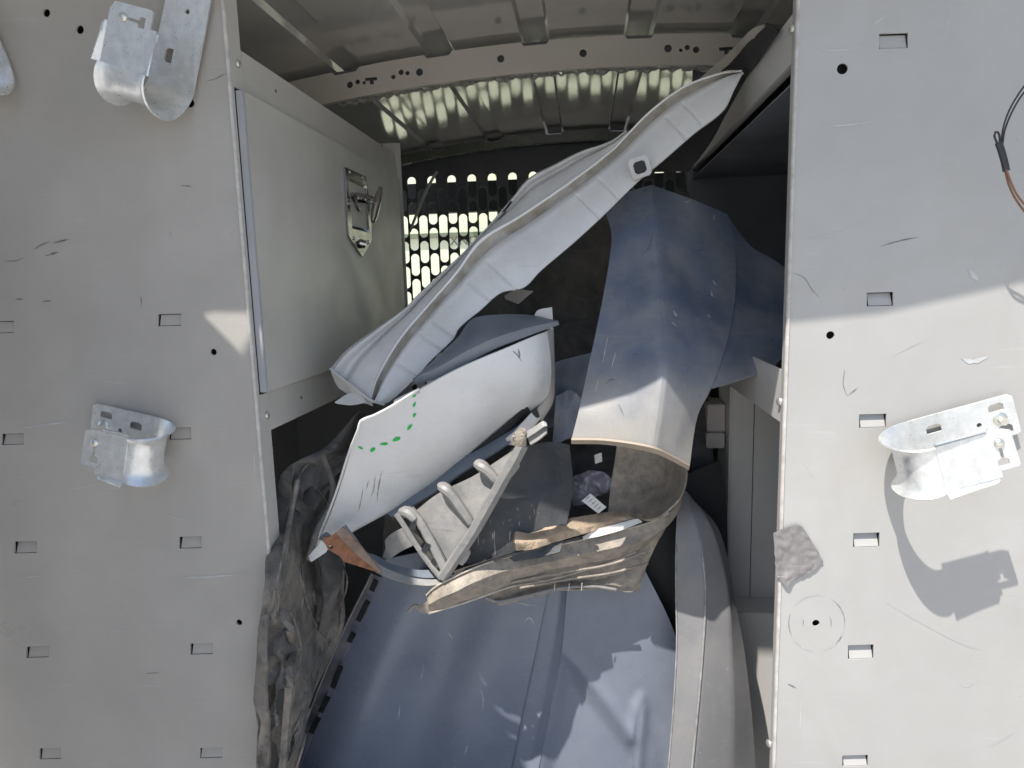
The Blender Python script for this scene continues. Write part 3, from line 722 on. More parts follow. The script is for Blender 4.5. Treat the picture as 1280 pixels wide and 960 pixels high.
# square clip hole
pc = P(800, 209, 1.225)
e = (P(806, 203, 1.225)-P(794, 215, 1.225)).normalized(); f_ = Vector((-e.z, 0, e.x)).normalized()
def sq(s, r_): return [(-s, -s+r_), (-s+r_, -s), (s-r_, -s), (s, -s+r_), (s, s-r_), (s-r_, s), (-s+r_, s), (-s, s-r_)]
e = Vector((.96, 0, .28)); f_ = Vector((-.28, 0, .96))
sheet('clip_frame', sq(.0175, .005), [sq(.0105, .004)], lambda u, v: pc+e*u+f_*v, (0, .004, 0), whiteback, A)
sheet('clip_hole', sq(.0103, .004), [], lambda u, v: pc+e*u+f_*v+Vector((0, .003, 0)), (0, .002, 0), black, A)
surf('dark_recess', [[(618, 277, 1.292), (628, 263, 1.297), (637, 252, 1.303)], [(624, 273, 1.284), (633, 262, 1.290), (639, 251, 1.297)]], black, A, 8, 2, .002)

# B dark fender
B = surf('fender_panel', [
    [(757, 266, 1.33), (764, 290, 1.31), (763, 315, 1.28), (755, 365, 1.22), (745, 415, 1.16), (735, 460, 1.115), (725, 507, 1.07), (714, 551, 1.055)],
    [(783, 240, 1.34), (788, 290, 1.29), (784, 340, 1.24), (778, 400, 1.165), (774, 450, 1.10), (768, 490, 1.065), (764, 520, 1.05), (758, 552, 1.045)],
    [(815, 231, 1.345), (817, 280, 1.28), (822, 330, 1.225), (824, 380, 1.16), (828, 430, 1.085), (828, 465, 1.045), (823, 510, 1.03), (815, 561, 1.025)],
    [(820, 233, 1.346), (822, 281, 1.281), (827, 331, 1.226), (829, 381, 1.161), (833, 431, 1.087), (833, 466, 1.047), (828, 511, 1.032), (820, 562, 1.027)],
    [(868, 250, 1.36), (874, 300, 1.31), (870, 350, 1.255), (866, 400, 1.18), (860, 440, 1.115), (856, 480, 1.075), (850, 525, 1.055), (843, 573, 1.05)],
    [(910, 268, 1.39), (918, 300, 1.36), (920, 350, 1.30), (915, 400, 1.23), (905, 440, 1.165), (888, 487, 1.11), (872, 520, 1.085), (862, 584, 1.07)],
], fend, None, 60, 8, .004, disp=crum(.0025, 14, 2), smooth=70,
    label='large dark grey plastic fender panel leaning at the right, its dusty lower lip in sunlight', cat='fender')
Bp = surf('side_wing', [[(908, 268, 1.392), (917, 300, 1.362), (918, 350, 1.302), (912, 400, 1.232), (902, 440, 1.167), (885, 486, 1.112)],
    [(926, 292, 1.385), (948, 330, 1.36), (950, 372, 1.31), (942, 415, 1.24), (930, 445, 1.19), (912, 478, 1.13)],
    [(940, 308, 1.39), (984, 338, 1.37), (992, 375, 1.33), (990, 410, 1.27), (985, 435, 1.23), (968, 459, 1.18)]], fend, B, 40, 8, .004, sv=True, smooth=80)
surf('rolled_lip', [[(714, 550, 1.050), (758, 551, 1.040), (815, 560, 1.020), (843, 572, 1.045), (862, 583, 1.065)], [(714, 555, 1.058), (758, 556, 1.048), (815, 566, 1.030), (843, 578, 1.053), (861, 588, 1.075)]],
     M('worn_lip', (.33, .27, .21), .6), B, 40, 2, .004)

bvB = bvh_of(B)
for pts, w, m_ in (([(818, 284), (815, 297), (809, 312), (803, 318)], 3, scuffd), ([(803, 355), (800, 364), (804, 366)], 2.5, scuffd), ([(890, 349), (894, 355), (896, 357)], 1.6, scuffl), ([(889, 362), (890, 369), (894, 371)], 1.8, scuffl),
        ([(842, 388), (846, 396)], 3, scuffl), ([(839, 402), (846, 408)], 2, scuffl), ([(884, 393), (888, 397)], 2.5, scuffl), ([(760, 420), (756, 440), (753, 455)], 1.4, scuffl), ([(770, 440), (764, 460)], 1.2, scuffl), ([(748, 475), (744, 490)], 1.6, scuffl),
        ([(801, 262), (808, 266)], 2, scuffd), ([(893, 268), (892, 276)], 1.5, scuffl), ([(855, 253), (864, 251)], 1.5, scuffl), ([(773, 505), (780, 520)], 2, scuffd), ([(757, 480), (764, 474), (770, 476)], 2, scuffd)):
    skid(bvB, B, pts, w, m_)
# C black trim
C = surf('mirror_cover', [[(518, 472, 1.085), (540, 452, 1.11), (572, 422, 1.14), (590, 399, 1.16), (625, 393, 1.18), (665, 394, 1.18), (697, 401, 1.165)],
    [(517, 476, 1.08), (550, 458, 1.085), (585, 438, 1.095), (620, 422, 1.11), (655, 411, 1.13), (680, 405, 1.145), (698, 402, 1.155)],
    [(520, 481, 1.085), (550, 471, 1.088), (578, 457, 1.098), (617, 437, 1.113), (660, 420, 1.133), (682, 412, 1.148), (699, 406, 1.158)]], trimm, None, 40, 5, .004,
    disp=lambda p, u, v: p+Vector((0, -.006*math.sin(math.pi*min(1, u*2)) if u < .5 else 0, 0)), label='dark curved plastic trim piece lying along the top of the white bumper', cat='car trim')

# D white bumper corner
D = root('bumper_corner', 'white bumper corner with a dotted green marker line', 'bumper', P(560, 560, 1.1))
surf('bumper_face', [
    [(450, 528, 1.055), (438, 566, 1.075), (424, 612, 1.095), (412, 645, 1.105), (400, 672, 1.11), (385, 699, 1.11)],
    [(487, 511, 1.06), (486, 540, 1.08), (474, 580, 1.10), (456, 625, 1.12), (436, 655, 1.13), (412, 684, 1.12)],
    [(525, 487, 1.065), (528, 520, 1.085), (522, 560, 1.11), (505, 600, 1.135), (480, 640, 1.145), (440, 666, 1.14)],
    [(577, 459, 1.085), (586, 490, 1.10), (586, 520, 1.115), (572, 560, 1.14), (545, 600, 1.165), (487, 640, 1.155)],
    [(640, 432, 1.115), (645, 462, 1.12), (642, 490, 1.135), (630, 520, 1.155), (600, 555, 1.175), (528, 616, 1.165)],
    [(668, 420, 1.14), (673, 450, 1.14), (671, 480, 1.15), (664, 500, 1.165), (650, 520, 1.18), (570, 584, 1.175)],
    [(684, 414, 1.165), (688, 445, 1.165), (689, 470, 1.175), (684, 495, 1.19), (668, 510, 1.195), (612, 548, 1.195)],
], whitep, D, 40, 6, .004, sv=True, smooth=70)
surf('bumper_return', [[(684, 414, 1.165), (688, 445, 1.166), (689, 470, 1.176), (685, 494, 1.191), (672, 512, 1.197)], [(692, 410, 1.20), (693, 440, 1.20), (694, 475, 1.21), (691, 503, 1.22), (677, 526, 1.22)],
    [(690, 410, 1.24), (691, 440, 1.24), (692, 480, 1.24), (689, 505, 1.25), (676, 527, 1.25)]], whiteback, D, 24, 5, .004, sv=True, smooth=60)
surf('sun_block_flange', [[(452, 530, 1.062), (440, 568, 1.08), (426, 613, 1.10), (415, 645, 1.11)], [(475, 538, 1.27), (463, 575, 1.27), (450, 615, 1.27), (444, 648, 1.27)]], whiteback, D, 16, 4, .003)  # hidden sheet added to block sun leaking in behind the bumper
# dark fog-lamp recess as a box-shaped opening under the lower right corner
surf('fog_lamp_recess', [[(575, 578, 1.1755), (615, 546, 1.168), (645, 520, 1.166), (657, 508, 1.170), (661, 513, 1.172), (664, 520, 1.175)], [(573, 590, 1.19), (605, 568, 1.19), (630, 552, 1.19), (648, 538, 1.19), (655, 531, 1.19), (662, 523, 1.19)]], black, D, 24, 3, .003)
surf('lower_lip', [[(664, 516, 1.165), (671, 523, 1.165), (677, 522, 1.17)], [(642, 540, 1.168), (648, 547, 1.168), (658, 544, 1.17)], [(632, 548, 1.17), (636, 556, 1.17), (644, 556, 1.17)]], whiteback, D, 8, 4, .003)
surf('top_fold', [[(667, 398, 1.18), (672, 388, 1.18), (690, 384, 1.18)], [(670, 404, 1.185), (680, 400, 1.18), (691, 398, 1.18)], [(668, 414, 1.19), (680, 412, 1.185), (691, 412, 1.185)]], whiteback, D, 10, 4, .003)
tube('edge_rim', [(524, 486, 1.060), (487, 509, 1.055), (468, 519, 1.05), (451, 526, 1.048), (448, 536, 1.048), (436, 566, 1.066), (422, 610, 1.086), (409, 645, 1.094), (398, 671, 1.10), (386, 697, 1.10)], .0022, whitep, D, n=60)
surf('top_notch_strip', [[(492, 500, 1.07), (508, 492, 1.07), (524, 485, 1.07)], [(493, 506, 1.064), (508, 499, 1.064), (524, 490, 1.064)]], whiteback, D, 8, 2, .003)
gp = [(451, 560, 6, 3, -20), (466, 562, 7, 5, 50), (480, 555, 8, 4, 10), (496, 549, 9, 5, 25), (512, 534, 8, 4, 55), (518, 519, 6, 3.5, 70), (518, 506, 6, 3.5, 70), (518, 495, 5, 3, 40)]
dface = D.children[0]
bvD = bvh_of(dface)
for (x, y, a, b, an) in gp:
    bm = bmesh.new(); t = math.radians(-an); shape = [(-1, .1), (-.3, .8), (.4, 1), (1, .4), (.7, -.5), (0, -1), (-.8, -.6)]
    vs = []
    for u, v in shape:
        u *= a*.62*random.uniform(.8, 1.15); v *= b*.5*random.uniform(.8, 1.2)
        vs.append(bm.verts.new(onsurf(bvD, x+u*math.cos(t)-v*math.sin(t), y+u*math.sin(t)+v*math.cos(t))))
    bm.faces.new(vs); finish('marker_dash', bm, green, D, 0)
for pts, w in (([(477, 590), (473, 610), (471, 628)], 1.0), ([(469, 595), (467, 612), (463, 622)], .9), ([(454, 608), (452, 622), (448, 640)], 1.1), ([(461, 600), (458, 612)], .8), ([(640, 438), (647, 444), (652, 452)], 1.4), ([(648, 436), (650, 446)], 2.0)):
    skid(bvD, D, pts, w, scuffd)
# dark rail under the bumper
surf('dark_rail', [[(480, 640, 1.155), (505, 622, 1.16), (540, 603, 1.165), (565, 580, 1.17), (600, 560, 1.175), (640, 537, 1.18), (662, 520, 1.185)], [(490, 646, 1.14), (512, 634, 1.145), (548, 612, 1.15), (575, 592, 1.155), (610, 570, 1.16), (645, 548, 1.17), (662, 535, 1.175)]],
     trimm, None, 40, 4, .006, label='dark narrow plastic rail under the lower edge of the white bumper', cat='car trim')

# E bracket with ribs and strut frame
E = root('ribbed_bracket', 'grey dusty triangular plastic bracket with ribs and a bent strut frame', 'bracket', P(580, 640, 1.09))
surf('bracket_plate', [[(518, 640, 1.125), (540, 622, 1.12), (560, 610, 1.118), (590, 596, 1.115), (620, 577, 1.11), (645, 560, 1.105)], [(528, 668, 1.115), (545, 650, 1.112), (566, 635, 1.11), (590, 620, 1.107), (618, 595, 1.103), (640, 575, 1.098)],
    [(548, 712, 1.10), (560, 700, 1.098), (575, 680, 1.095), (592, 655, 1.092), (612, 628, 1.088), (632, 596, 1.085)]], brk, E, 30, 5, .004, disp=crum(.0015, 30))
tube('strut', [(553, 722, 1.075), (570, 697, 1.075), (590, 668, 1.072), (612, 630, 1.068), (632, 594, 1.065), (645, 572, 1.063), (653, 556, 1.062)], .0125, brk, E, n=26, seg=6, flat=.7)
tube('strut', [(552, 723, 1.076), (535, 702, 1.082), (517, 676, 1.088), (504, 655, 1.092), (495, 642, 1.094)], .0062, brk, E, n=16, seg=6, flat=.8)
tube('strut', [(557, 713, 1.078), (549, 697, 1.083), (537, 674, 1.088), (524, 651, 1.092), (512, 637, 1.095)], .0085, brk, E, n=16, seg=8)
surf('web_plate', [[(497, 646, 1.10), (512, 672, 1.10), (530, 700, 1.095), (548, 722, 1.085)], [(510, 645, 1.104), (526, 672, 1.10), (540, 695, 1.095), (553, 716, 1.085)]], mudD, E, 20, 3, .003)
for q in ([(550, 606, 1.112), (558, 612, 1.099), (572, 630, 1.097), (589, 654, 1.093)], [(596, 578, 1.106), (604, 584, 1.093), (616, 596, 1.090), (628, 608, 1.086)], [(503, 642, 1.108), (510, 640, 1.096), (520, 650, 1.09)]):
    tube('rib', q, [.006, .0115, .0125, .0128, .0128, .0128, .0125, .0125, .012, .0115, .011, .010], brk, E, n=12, seg=10, flat=.8)
for (a, b, c, d) in ((536, 681, 530, 690), (519, 655, 515, 662), (546, 701, 541, 706)):
    surf('strut_cell', [[(a-4, b-3, 1.079), (c-4, d-2, 1.079)], [(a+2, b, 1.077), (c+3, d+2, 1.077)]], black, E, 4, 2, .001)
tube('clip_head', [(652, 560, 1.062), (650, 548, 1.06), (652, 541, 1.06), (657, 539, 1.062)], [.007, .0095, .0105, .011, .0105, .009, .006], mud, E, n=7)
tube('hooked_finger', [(643, 556, 1.06), (640, 549, 1.058), (643, 545, 1.058), (649, 549, 1.058)], .0028, mud, E, n=8)
surf('clip_blade', [[(655, 541, 1.062), (668, 533, 1.06), (679, 526, 1.06), (683, 528, 1.06)], [(659, 547, 1.056), (670, 540, 1.054), (680, 533, 1.054), (684, 532, 1.054)]], brk, E, 10, 3, .004)
surf('clip_blade', [[(659, 547, 1.064), (670, 541, 1.062), (683, 534, 1.062)], [(663, 556, 1.058), (673, 550, 1.056), (683, 541, 1.056)]], brk, E, 10, 3, .004)
surf('broken_tab', [[(573, 705, 1.08), (580, 694, 1.08), (586, 685, 1.078)], [(578, 707, 1.082), (584, 700, 1.082), (588, 692, 1.08)]], brk, E, 6, 2, .004)
surf('broken_tab', [[(632, 600, 1.07), (640, 590, 1.07), (648, 577, 1.07)], [(638, 598, 1.074), (645, 590, 1.074), (650, 583, 1.074)]], brk, E, 6, 2, .004)
surf('side_lug', [[(481, 675, 1.12), (488, 668, 1.115), (505, 660, 1.11), (508, 664, 1.11)], [(482, 685, 1.12), (492, 684, 1.115), (505, 676, 1.11), (514, 672, 1.11)], [(478, 697, 1.125), (486, 699, 1.12), (500, 690, 1.115), (516, 682, 1.11)]], brk, E, 12, 4, .004)

# F arch liner
Fr = root('arch_liner', 'dusty curved wheel arch liner lying across the pile above the dark panel', 'wheel arch liner', P(690, 690, 1.15))
T = [(533, 744, 1.085), (545, 733, 1.075), (560, 725, 1.075), (595, 709, 1.089), (635, 696, 1.123), (685, 684, 1.166), (735, 673, 1.180), (775, 663, 1.185), (812, 653, 1.190), (836, 641, 1.200), (850, 626, 1.215), (856, 605, 1.235), (857, 583, 1.255)]
Mi = [(535, 756, 1.075), (550, 748, 1.062), (566, 741, 1.060), (600, 725, 1.077), (640, 712, 1.112), (690, 702, 1.153), (735, 692, 1.165), (775, 683, 1.170), (808, 674, 1.180), (834, 658, 1.195), (848, 640, 1.215), (855, 618, 1.240), (856, 595, 1.265)]
Bo = [(536, 767, 1.085), (552, 762, 1.080), (570, 757, 1.080), (605, 745, 1.100), (640, 733, 1.132), (680, 726, 1.168), (720, 716, 1.185), (760, 704, 1.190), (795, 690, 1.195), (822, 668, 1.205), (836, 650, 1.225), (845, 636, 1.245), (850, 615, 1.275)]
T0 = [(533, 744, 1.085), (545, 733, 1.075), (560, 725, 1.075), (595, 709, 1.08), (635, 696, 1.085), (685, 684, 1.09), (735, 673, 1.095), (775, 663, 1.10), (812, 653, 1.105), (836, 641, 1.115)]
B0 = [(536, 767, 1.085), (552, 762, 1.08), (570, 757, 1.08), (605, 745, 1.085), (640, 733, 1.09), (680, 726, 1.095), (720, 716, 1.10), (760, 704, 1.105), (795, 690, 1.11)]
surf('outer_lip', [T, Mi, Bo], mud, Fr, 70, 5, .004, disp=crum(.003, 30, 5), smooth=22)
surf('lower_flap', [[(600, 742, 1.112), (650, 726, 1.156), (700, 714, 1.193), (760, 700, 1.205), (805, 680, 1.215), (838, 650, 1.225)], [(612, 752, 1.130), (650, 740, 1.166), (700, 728, 1.203), (755, 722, 1.210), (808, 706, 1.220), (812, 696, 1.225)],
    [(622, 753, 1.127), (665, 745, 1.163), (700, 737, 1.188), (742, 735, 1.195), (785, 740, 1.205), (799, 738, 1.215)]], mud, Fr, 50, 5, .004, disp=crum(.010, 26, 9), smooth=16)
tube('flap_hem', [(606, 746, 1.106), (622, 752, 1.117), (665, 743, 1.155), (700, 735, 1.178), (742, 733, 1.185), (770, 737, 1.190)], .0028, brk, Fr, n=30)
surf('inner_wall', [[(772, 553, 1.26), (768, 580, 1.26), (763, 610, 1.25), (760, 642, 1.22)], [(800, 556, 1.27), (800, 585, 1.265), (798, 615, 1.25), (792, 645, 1.20)], [(830, 562, 1.25), (832, 590, 1.24), (826, 618, 1.21), (810, 650, 1.15)], [(857, 578, 1.19), (856, 602, 1.17), (847, 625, 1.14), (826, 645, 1.12)]],
     mud, Fr, 24, 7, .004, sv=True, disp=crum(.004, 20, 3), smooth=60)
surf('floor_band', [[(530, 728, 1.10), (570, 714, 1.10), (600, 705, 1.10), (640, 692, 1.11), (690, 680, 1.14), (735, 668, 1.19)], [(520, 715, 1.26), (560, 700, 1.26), (600, 690, 1.26), (640, 678, 1.26), (690, 665, 1.26), (725, 658, 1.26)]], mudD, Fr, 30, 4, .004)
tube('curled_tip', [(540, 765, 1.085), (528, 764, 1.09), (520, 757, 1.092), (514, 760, 1.09), (511, 765, 1.088)], .0032, mud, Fr, n=14)
surf('tip_flap', [[(516, 758, 1.095), (528, 755, 1.09), (538, 748, 1.085)], [(522, 763, 1.09), (532, 765, 1.085), (540, 766, 1.082)]], mud, Fr, 8, 3, .003)
surf('left_band', [[(432, 655, 1.115), (445, 672, 1.105), (458, 690, 1.10), (475, 706, 1.095), (500, 718, 1.09), (530, 724, 1.088), (560, 722, 1.088), (600, 707, 1.09)], [(426, 664, 1.10), (440, 684, 1.095), (452, 700, 1.09), (470, 715, 1.085), (495, 725, 1.08), (520, 731, 1.078), (545, 731, 1.078), (590, 716, 1.085)]],
     brk, Fr, 40, 4, .003, smooth=60)
surf('inner_step', [[(455, 690, 1.12), (470, 694, 1.12), (490, 705, 1.115), (520, 712, 1.11), (545, 712, 1.11)], [(463, 700, 1.105), (478, 708, 1.10), (500, 716, 1.10), (528, 722, 1.095), (550, 722, 1.095)]], trimm, Fr, 20, 3, .004)
surf('white_backing', [[(728, 671, 1.172), (745, 662, 1.174), (770, 655, 1.178), (797, 648, 1.182)], [(729, 674, 1.168), (750, 670, 1.168), (778, 662, 1.172), (803, 652, 1.178)]], edgew, Fr, 16, 2, .002)
# G rusty bracket
rb = root('rusty_bracket', 'rusty brown steel bracket at the lower left tip of the bumper', 'bracket', P(430, 690, 1.06))
def pxsheet(name, q, holes, Y, th, mat, par, Yf=None):
    Yf = Yf or (lambda a, b: Y)
    bm = bmesh.new(); loops = [q]+holes
    # tessellate in pixel space, place at depth
    addsheet(bm, q, holes, lambda a, b: P(a, b, Yf(a, b)), Vector((0, th, 0))); return finish(name, bm, mat, par, 30)
pxsheet('rust_plate', [(403, 672), (412, 671), (420, 666), (432, 680), (450, 695), (474, 716), (455, 710), (430, 702), (424, 695), (410, 687)], [circ(413.5, 684, 3, 10, 2.2)], 1.05, .003, rust, rb, lambda a, b: 1.045+(a-403)*.0005)
surf('bent_flange', [[(420, 667, 1.05), (440, 688, 1.06), (474, 716, 1.08)], [(428, 659, 1.045), (448, 680, 1.055), (477, 715, 1.08)]], M('grey_rust', (.25, .17, .13), .7, var=.4, vscale=60, dust=.5, dustcol=(.3, .27, .25)), rb, 14, 3, .003)
surf('dark_cap', [[(401, 670, 1.06), (408, 665, 1.06), (414, 669, 1.06)], [(398, 674, 1.06), (405, 676, 1.05), (414, 671, 1.05)]], trimm, rb, 6, 2, .003)
surf('tip_plate', [[(402, 676, 1.05), (410, 684, 1.052), (408, 690, 1.055)], [(386, 695, 1.06), (388, 702, 1.06), (390, 702, 1.06)]], whitep, D, 6, 4, .003)

def yl(x, Y): 
    f = lambda a: (lambda t: t*t*(3-2*t))(min(1, max(0, (x-a)/150)))
    return Y+.085*f(565)
ledge_m = M('pale_arch_edge', (.48, .42, .34), .6, var=.3, vscale=50)  # paler than the liner plastic
tube('top_edge', [(x, y, yl(x, Y)-.003) for x, y, Y in T0], .0016, ledge_m, Fr, n=60)
tube('crease_edge', [(x, y, yl(x, Y)-.003) for x, y, Y in B0], .0018, ledge_m, Fr, n=60)
for q in ([(640, 728, 1.135), (700, 716, 1.175), (760, 706, 1.19), (806, 690, 1.20)], [(650, 735, 1.14), (710, 724, 1.18), (765, 716, 1.195), (810, 704, 1.205)]):
    tube('torn_layer', [(a, b, c-.012) for a, b, c in q], .0022, mud, Fr, n=30)
for x in (693, 711, 727): tube('clip_pin', [(x, 738, yl(x, 1.09)-.002), (x+.5, 729, yl(x, 1.09)-.004)], .0011, ledge_m, Fr)
# H foam
H = surf('foam_strip', [[(645, 664, 1.111), (665, 666, 1.128), (700, 651, 1.162), (735, 644, 1.191), (770, 639, 1.205), (790, 641, 1.205), (802, 650, 1.195)], [(644, 676, 1.096), (662, 677, 1.106), (700, 666, 1.139), (735, 657, 1.168), (770, 648, 1.185), (790, 646, 1.190), (803, 652, 1.185)],
    [(646, 689, 1.102), (666, 686, 1.107), (700, 676, 1.137), (735, 666, 1.165), (765, 657, 1.181), (787, 650, 1.185), (803, 653, 1.185)]], foam, None, 90, 8, .008, sv=True, disp=crum(.0022, 90, 4), smooth=60,
    label='torn tan foam strip lying along the top of the arch liner', cat='foam')

# I scuffed black plastic sheet
I1 = surf('scuffed_sheet', [[(640, 560, 1.16), (665, 556, 1.18), (690, 552, 1.20), (712, 556, 1.20)], [(610, 620, 1.135), (640, 612, 1.15), (680, 605, 1.165), (716, 610, 1.18)], [(585, 665, 1.125), (625, 662, 1.13), (670, 660, 1.14), (706, 665, 1.15)], [(565, 705, 1.12), (610, 705, 1.12), (660, 700, 1.12), (700, 690, 1.125)]],
    brush, None, 30, 8, .004, sv=True, disp=crum(.003, 20), smooth=60, label='black scuffed plastic sheet behind the bracket strut', cat='car part')
# dim things in the hollow
surf('plastic_bag', [[(712, 600, 1.26), (735, 588, 1.27), (755, 590, 1.26)], [(714, 615, 1.25), (735, 605, 1.25), (764, 600, 1.25)], [(716, 634, 1.26), (740, 625, 1.26), (765, 615, 1.27)]], clearbag, None, 30, 10, .001, sv=True, disp=crum(.016, 40, 7), smooth=60,
     label='crumpled grey plastic film deep in the hollow beside the liner wall', cat='plastic film')
surf('white_scrap', [[(743, 569, 1.25), (752, 566, 1.25)], [(744, 580, 1.25), (753, 577, 1.25)]], labelm, None, 6, 3, .001, disp=crum(.004, 60), label='small pale scrap above the paper tag in the dark hollow', cat='scrap')
lab = surf('paper_tag', [[(727, 626, 1.19), (738, 617, 1.19)], [(748, 642, 1.19), (758, 634, 1.19)]], labelm, None, 6, 3, .001, su=False, label='small pale paper tag with faint print lying in the dark hollow', cat='tag')
bvt = bvh_of(lab)
for k in range(5):
    x0_, y0_ = 731+k*3.6, 625.5+k*3.2
    skid(bvt, lab, [(x0_, y0_), (x0_+3.5, y0_-3), (x0_+6.5, y0_-5.6)], 1.1, scuffd, 'print_line')
# added dark sheet standing for shade in the hollow, with parts in front
surf('hollow_shade_sheet', [[(560, 380, 1.50), (640, 340, 1.55), (700, 290, 1.6), (765, 260, 1.6), (860, 240, 1.62)], [(560, 480, 1.45), (640, 440, 1.5), (700, 420, 1.55), (780, 400, 1.55), (880, 400, 1.55)], [(540, 620, 1.38), (640, 570, 1.4), (700, 545, 1.42), (780, 560, 1.42), (890, 560, 1.42)], [(520, 760, 1.34), (640, 720, 1.34), (700, 700, 1.34), (780, 700, 1.34), (900, 760, 1.36)]],
     mudD, None, 40, 8, .004, sv=True, disp=crum(.02, 9, 3), smooth=60, label='large dark sheet added deep behind the other parts for the shaded hollow', cat='bumper')
surf('black_duct', [[(640, 480, 1.36), (690, 455, 1.36), (740, 440, 1.36)], [(650, 520, 1.33), (695, 500, 1.33), (735, 490, 1.33)], [(660, 545, 1.34), (700, 530, 1.34), (730, 520, 1.34)]], trimm, None, 20, 6, .004, sv=True, disp=crum(.01, 18), smooth=60, label='dark rounded plastic duct just right of the bumper corner', cat='car part')
surf('hidden_trim', [[(695, 495, 1.30), (715, 488, 1.30), (728, 500, 1.30)], [(690, 560, 1.29), (705, 550, 1.29), (722, 545, 1.29)]], bott, None, 14, 6, .003, disp=crum(.008, 22, 2), label='dark blue grey plastic piece in the gap between bumper and fender', cat='car part')
surf('torn_carton', [[(630, 370, 1.32), (645, 362, 1.32), (667, 364, 1.32)], [(632, 374, 1.32), (645, 379, 1.32), (648, 380, 1.32)]], tanbox, None, 8, 3, .002, label='small brown torn scrap under the long white trim', cat='scrap')
# black panel behind the tip of the trim
J = root('upper_dark_panel', 'black panel edge standing behind the tip of the white trim', 'car part', P(920, 90, 1.42))
surf('panel_skin', [[(955, 31, 1.12), (940, 42, 1.20), (920, 68, 1.29), (895, 92, 1.32), (868, 125, 1.33), (840, 175, 1.38), (805, 215, 1.42)], [(972, 40, 1.05), (962, 52, 1.10), (945, 78, 1.19), (929, 103, 1.275), (908, 140, 1.30), (885, 180, 1.32), (860, 215, 1.36)]], black, J, 24, 4, .004, disp=crum(.003, 30))
surf('panel_edge', [[(955, 30, 1.118), (938, 38, 1.195), (915, 62, 1.285), (895, 80, 1.315), (868, 104, 1.33), (845, 128, 1.36)], [(955, 33, 1.112), (943, 47, 1.185), (930, 72, 1.275), (905, 92, 1.31), (880, 110, 1.325), (855, 128, 1.35)]], M('brown_edge', (.36, .33, .28), .6, var=.3), J, 24, 3, .004, disp=crum(.003, 60))  # edge is paler and browner than the skin
# O pale cartons beneath the fender
for (x0_, y0_, x1_, y1_, Yb_, lb) in ((884, 505, 907, 541, 1.42, 'grey carton under the fender, upper one of two'), (883, 541, 906, 561, 1.41, 'grey carton under the fender, lower one of two')):
    a = P(x0_, y1_, Yb_); b = P(x1_, y0_, Yb_); box('carton', (a.x, a.y, a.z+.0008), (b.x, a.y+.09, b.z-.0008), tanbox, None, .002, label=lb, cat='box')

# K crumpled liner at left
K = root('crumpled_liner', 'crumpled grey brown wheel arch liner hanging at the left of the aisle', 'wheel arch liner', P(380, 760, 1.1))
def ridgy(p, u, v):
    w = noise.noise(Vector((v*5, 2.2, u*1.5)))*.9+noise.noise(Vector((v*13, 7.1, u*3)))*.35
    ph = u*2.9+w
    tri = abs((ph % 1)-.5)*2                       # sharp folds that wander down the sheet
    ph2 = v*9+u*2+noise.noise(Vector((v*4, u*4, 9)))*1.6
    tri2 = abs((ph2 % 1)-.5)*2
    e = (tri-.5)*.042+(tri2-.5)*.016+noise.noise(Vector((p.x*60, p.z*40, 9)))*.004
    edge = min(1, u*8, (1-u)*8)
    return p+Vector((0, -e*edge, 0))
Ks = surf('liner_sheet', [
    [(448, 513, 1.250), (425, 540, 1.220), (402, 562, 1.200), (372, 576, 1.170), (352, 592, 1.150), (345, 620, 1.130), (337, 662, 1.059), (333, 695, 0.998), (330, 740, 0.970), (325, 775, 0.990), (320, 830, 0.980), (318, 875, 0.970), (323, 920, 0.970), (320, 985, 0.970)],
    [(455, 520, 1.260), (432, 555, 1.220), (412, 575, 1.190), (388, 600, 1.160), (372, 630, 1.130), (362, 665, 1.054), (355, 700, 0.989), (352, 745, 0.970), (350, 785, 0.970), (345, 840, 0.960), (340, 880, 0.960), (345, 925, 0.970), (345, 985, 0.980)],
    [(465, 530, 1.280), (446, 570, 1.240), (428, 595, 1.220), (412, 620, 1.190), (396, 650, 1.160), (386, 700, 1.130), (392, 740, 1.110), (392, 780, 1.110), (384, 830, 1.050), (372, 880, 0.985), (358, 930, 0.970), (346, 985, 0.965)],
    [(480, 545, 1.320), (465, 590, 1.300), (450, 630, 1.270), (440, 660, 1.250), (432, 700, 1.220), (430, 740, 1.200), (430, 780, 1.190), (409, 830, 1.180), (388, 880, 1.080), (378, 930, 0.995), (362, 985, 0.975)],
], mudK, K, 110, 16, .004, sv=True, disp=ridgy, smooth=24)
bvK = bvh_of(Ks)
kedge = M('pale_liner_edge', (.22, .20, .175), .6, var=.4, vscale=60, bump=.3)  # paler than the crumpled sheet
for q, w in (([(404, 568), (385, 580), (372, 600), (364, 640), (354, 690), (345, 735), (338, 768)], 3.0), ([(392, 604), (404, 620), (414, 640), (404, 665), (388, 690), (376, 712)], 3),
        ([(378, 705), (380, 740), (392, 775), (402, 800), (399, 835), (392, 862)], 2.4), ([(425, 640), (424, 690), (434, 725), (424, 760), (408, 790)], 2.2), ([(350, 770), (362, 765), (372, 790), (376, 815), (370, 850), (364, 890), (362, 940)], 3.4),
        ([(334, 775), (330, 800), (332, 840), (334, 870)], 2.2), ([(340, 905), (352, 930), (346, 970)], 2.2)):
    w3 = resample([onsurf(bvK, a, b, .001, 1.1) for a, b in q], 26)
    bm = bmesh.new(); addtube(bm, w3, [w/850*.55*(1 if 2 < n_ < 23 else .5) for n_ in range(26)], 6); finish('fold_ridge', bm, kedge, K)
surf('dark_slot', [[(346, 868, .945), (352, 862, .945), (362, 866, .945)], [(345, 892, .945), (350, 895, .945), (356, 884, .945)]], black, K, 8, 3, .002)
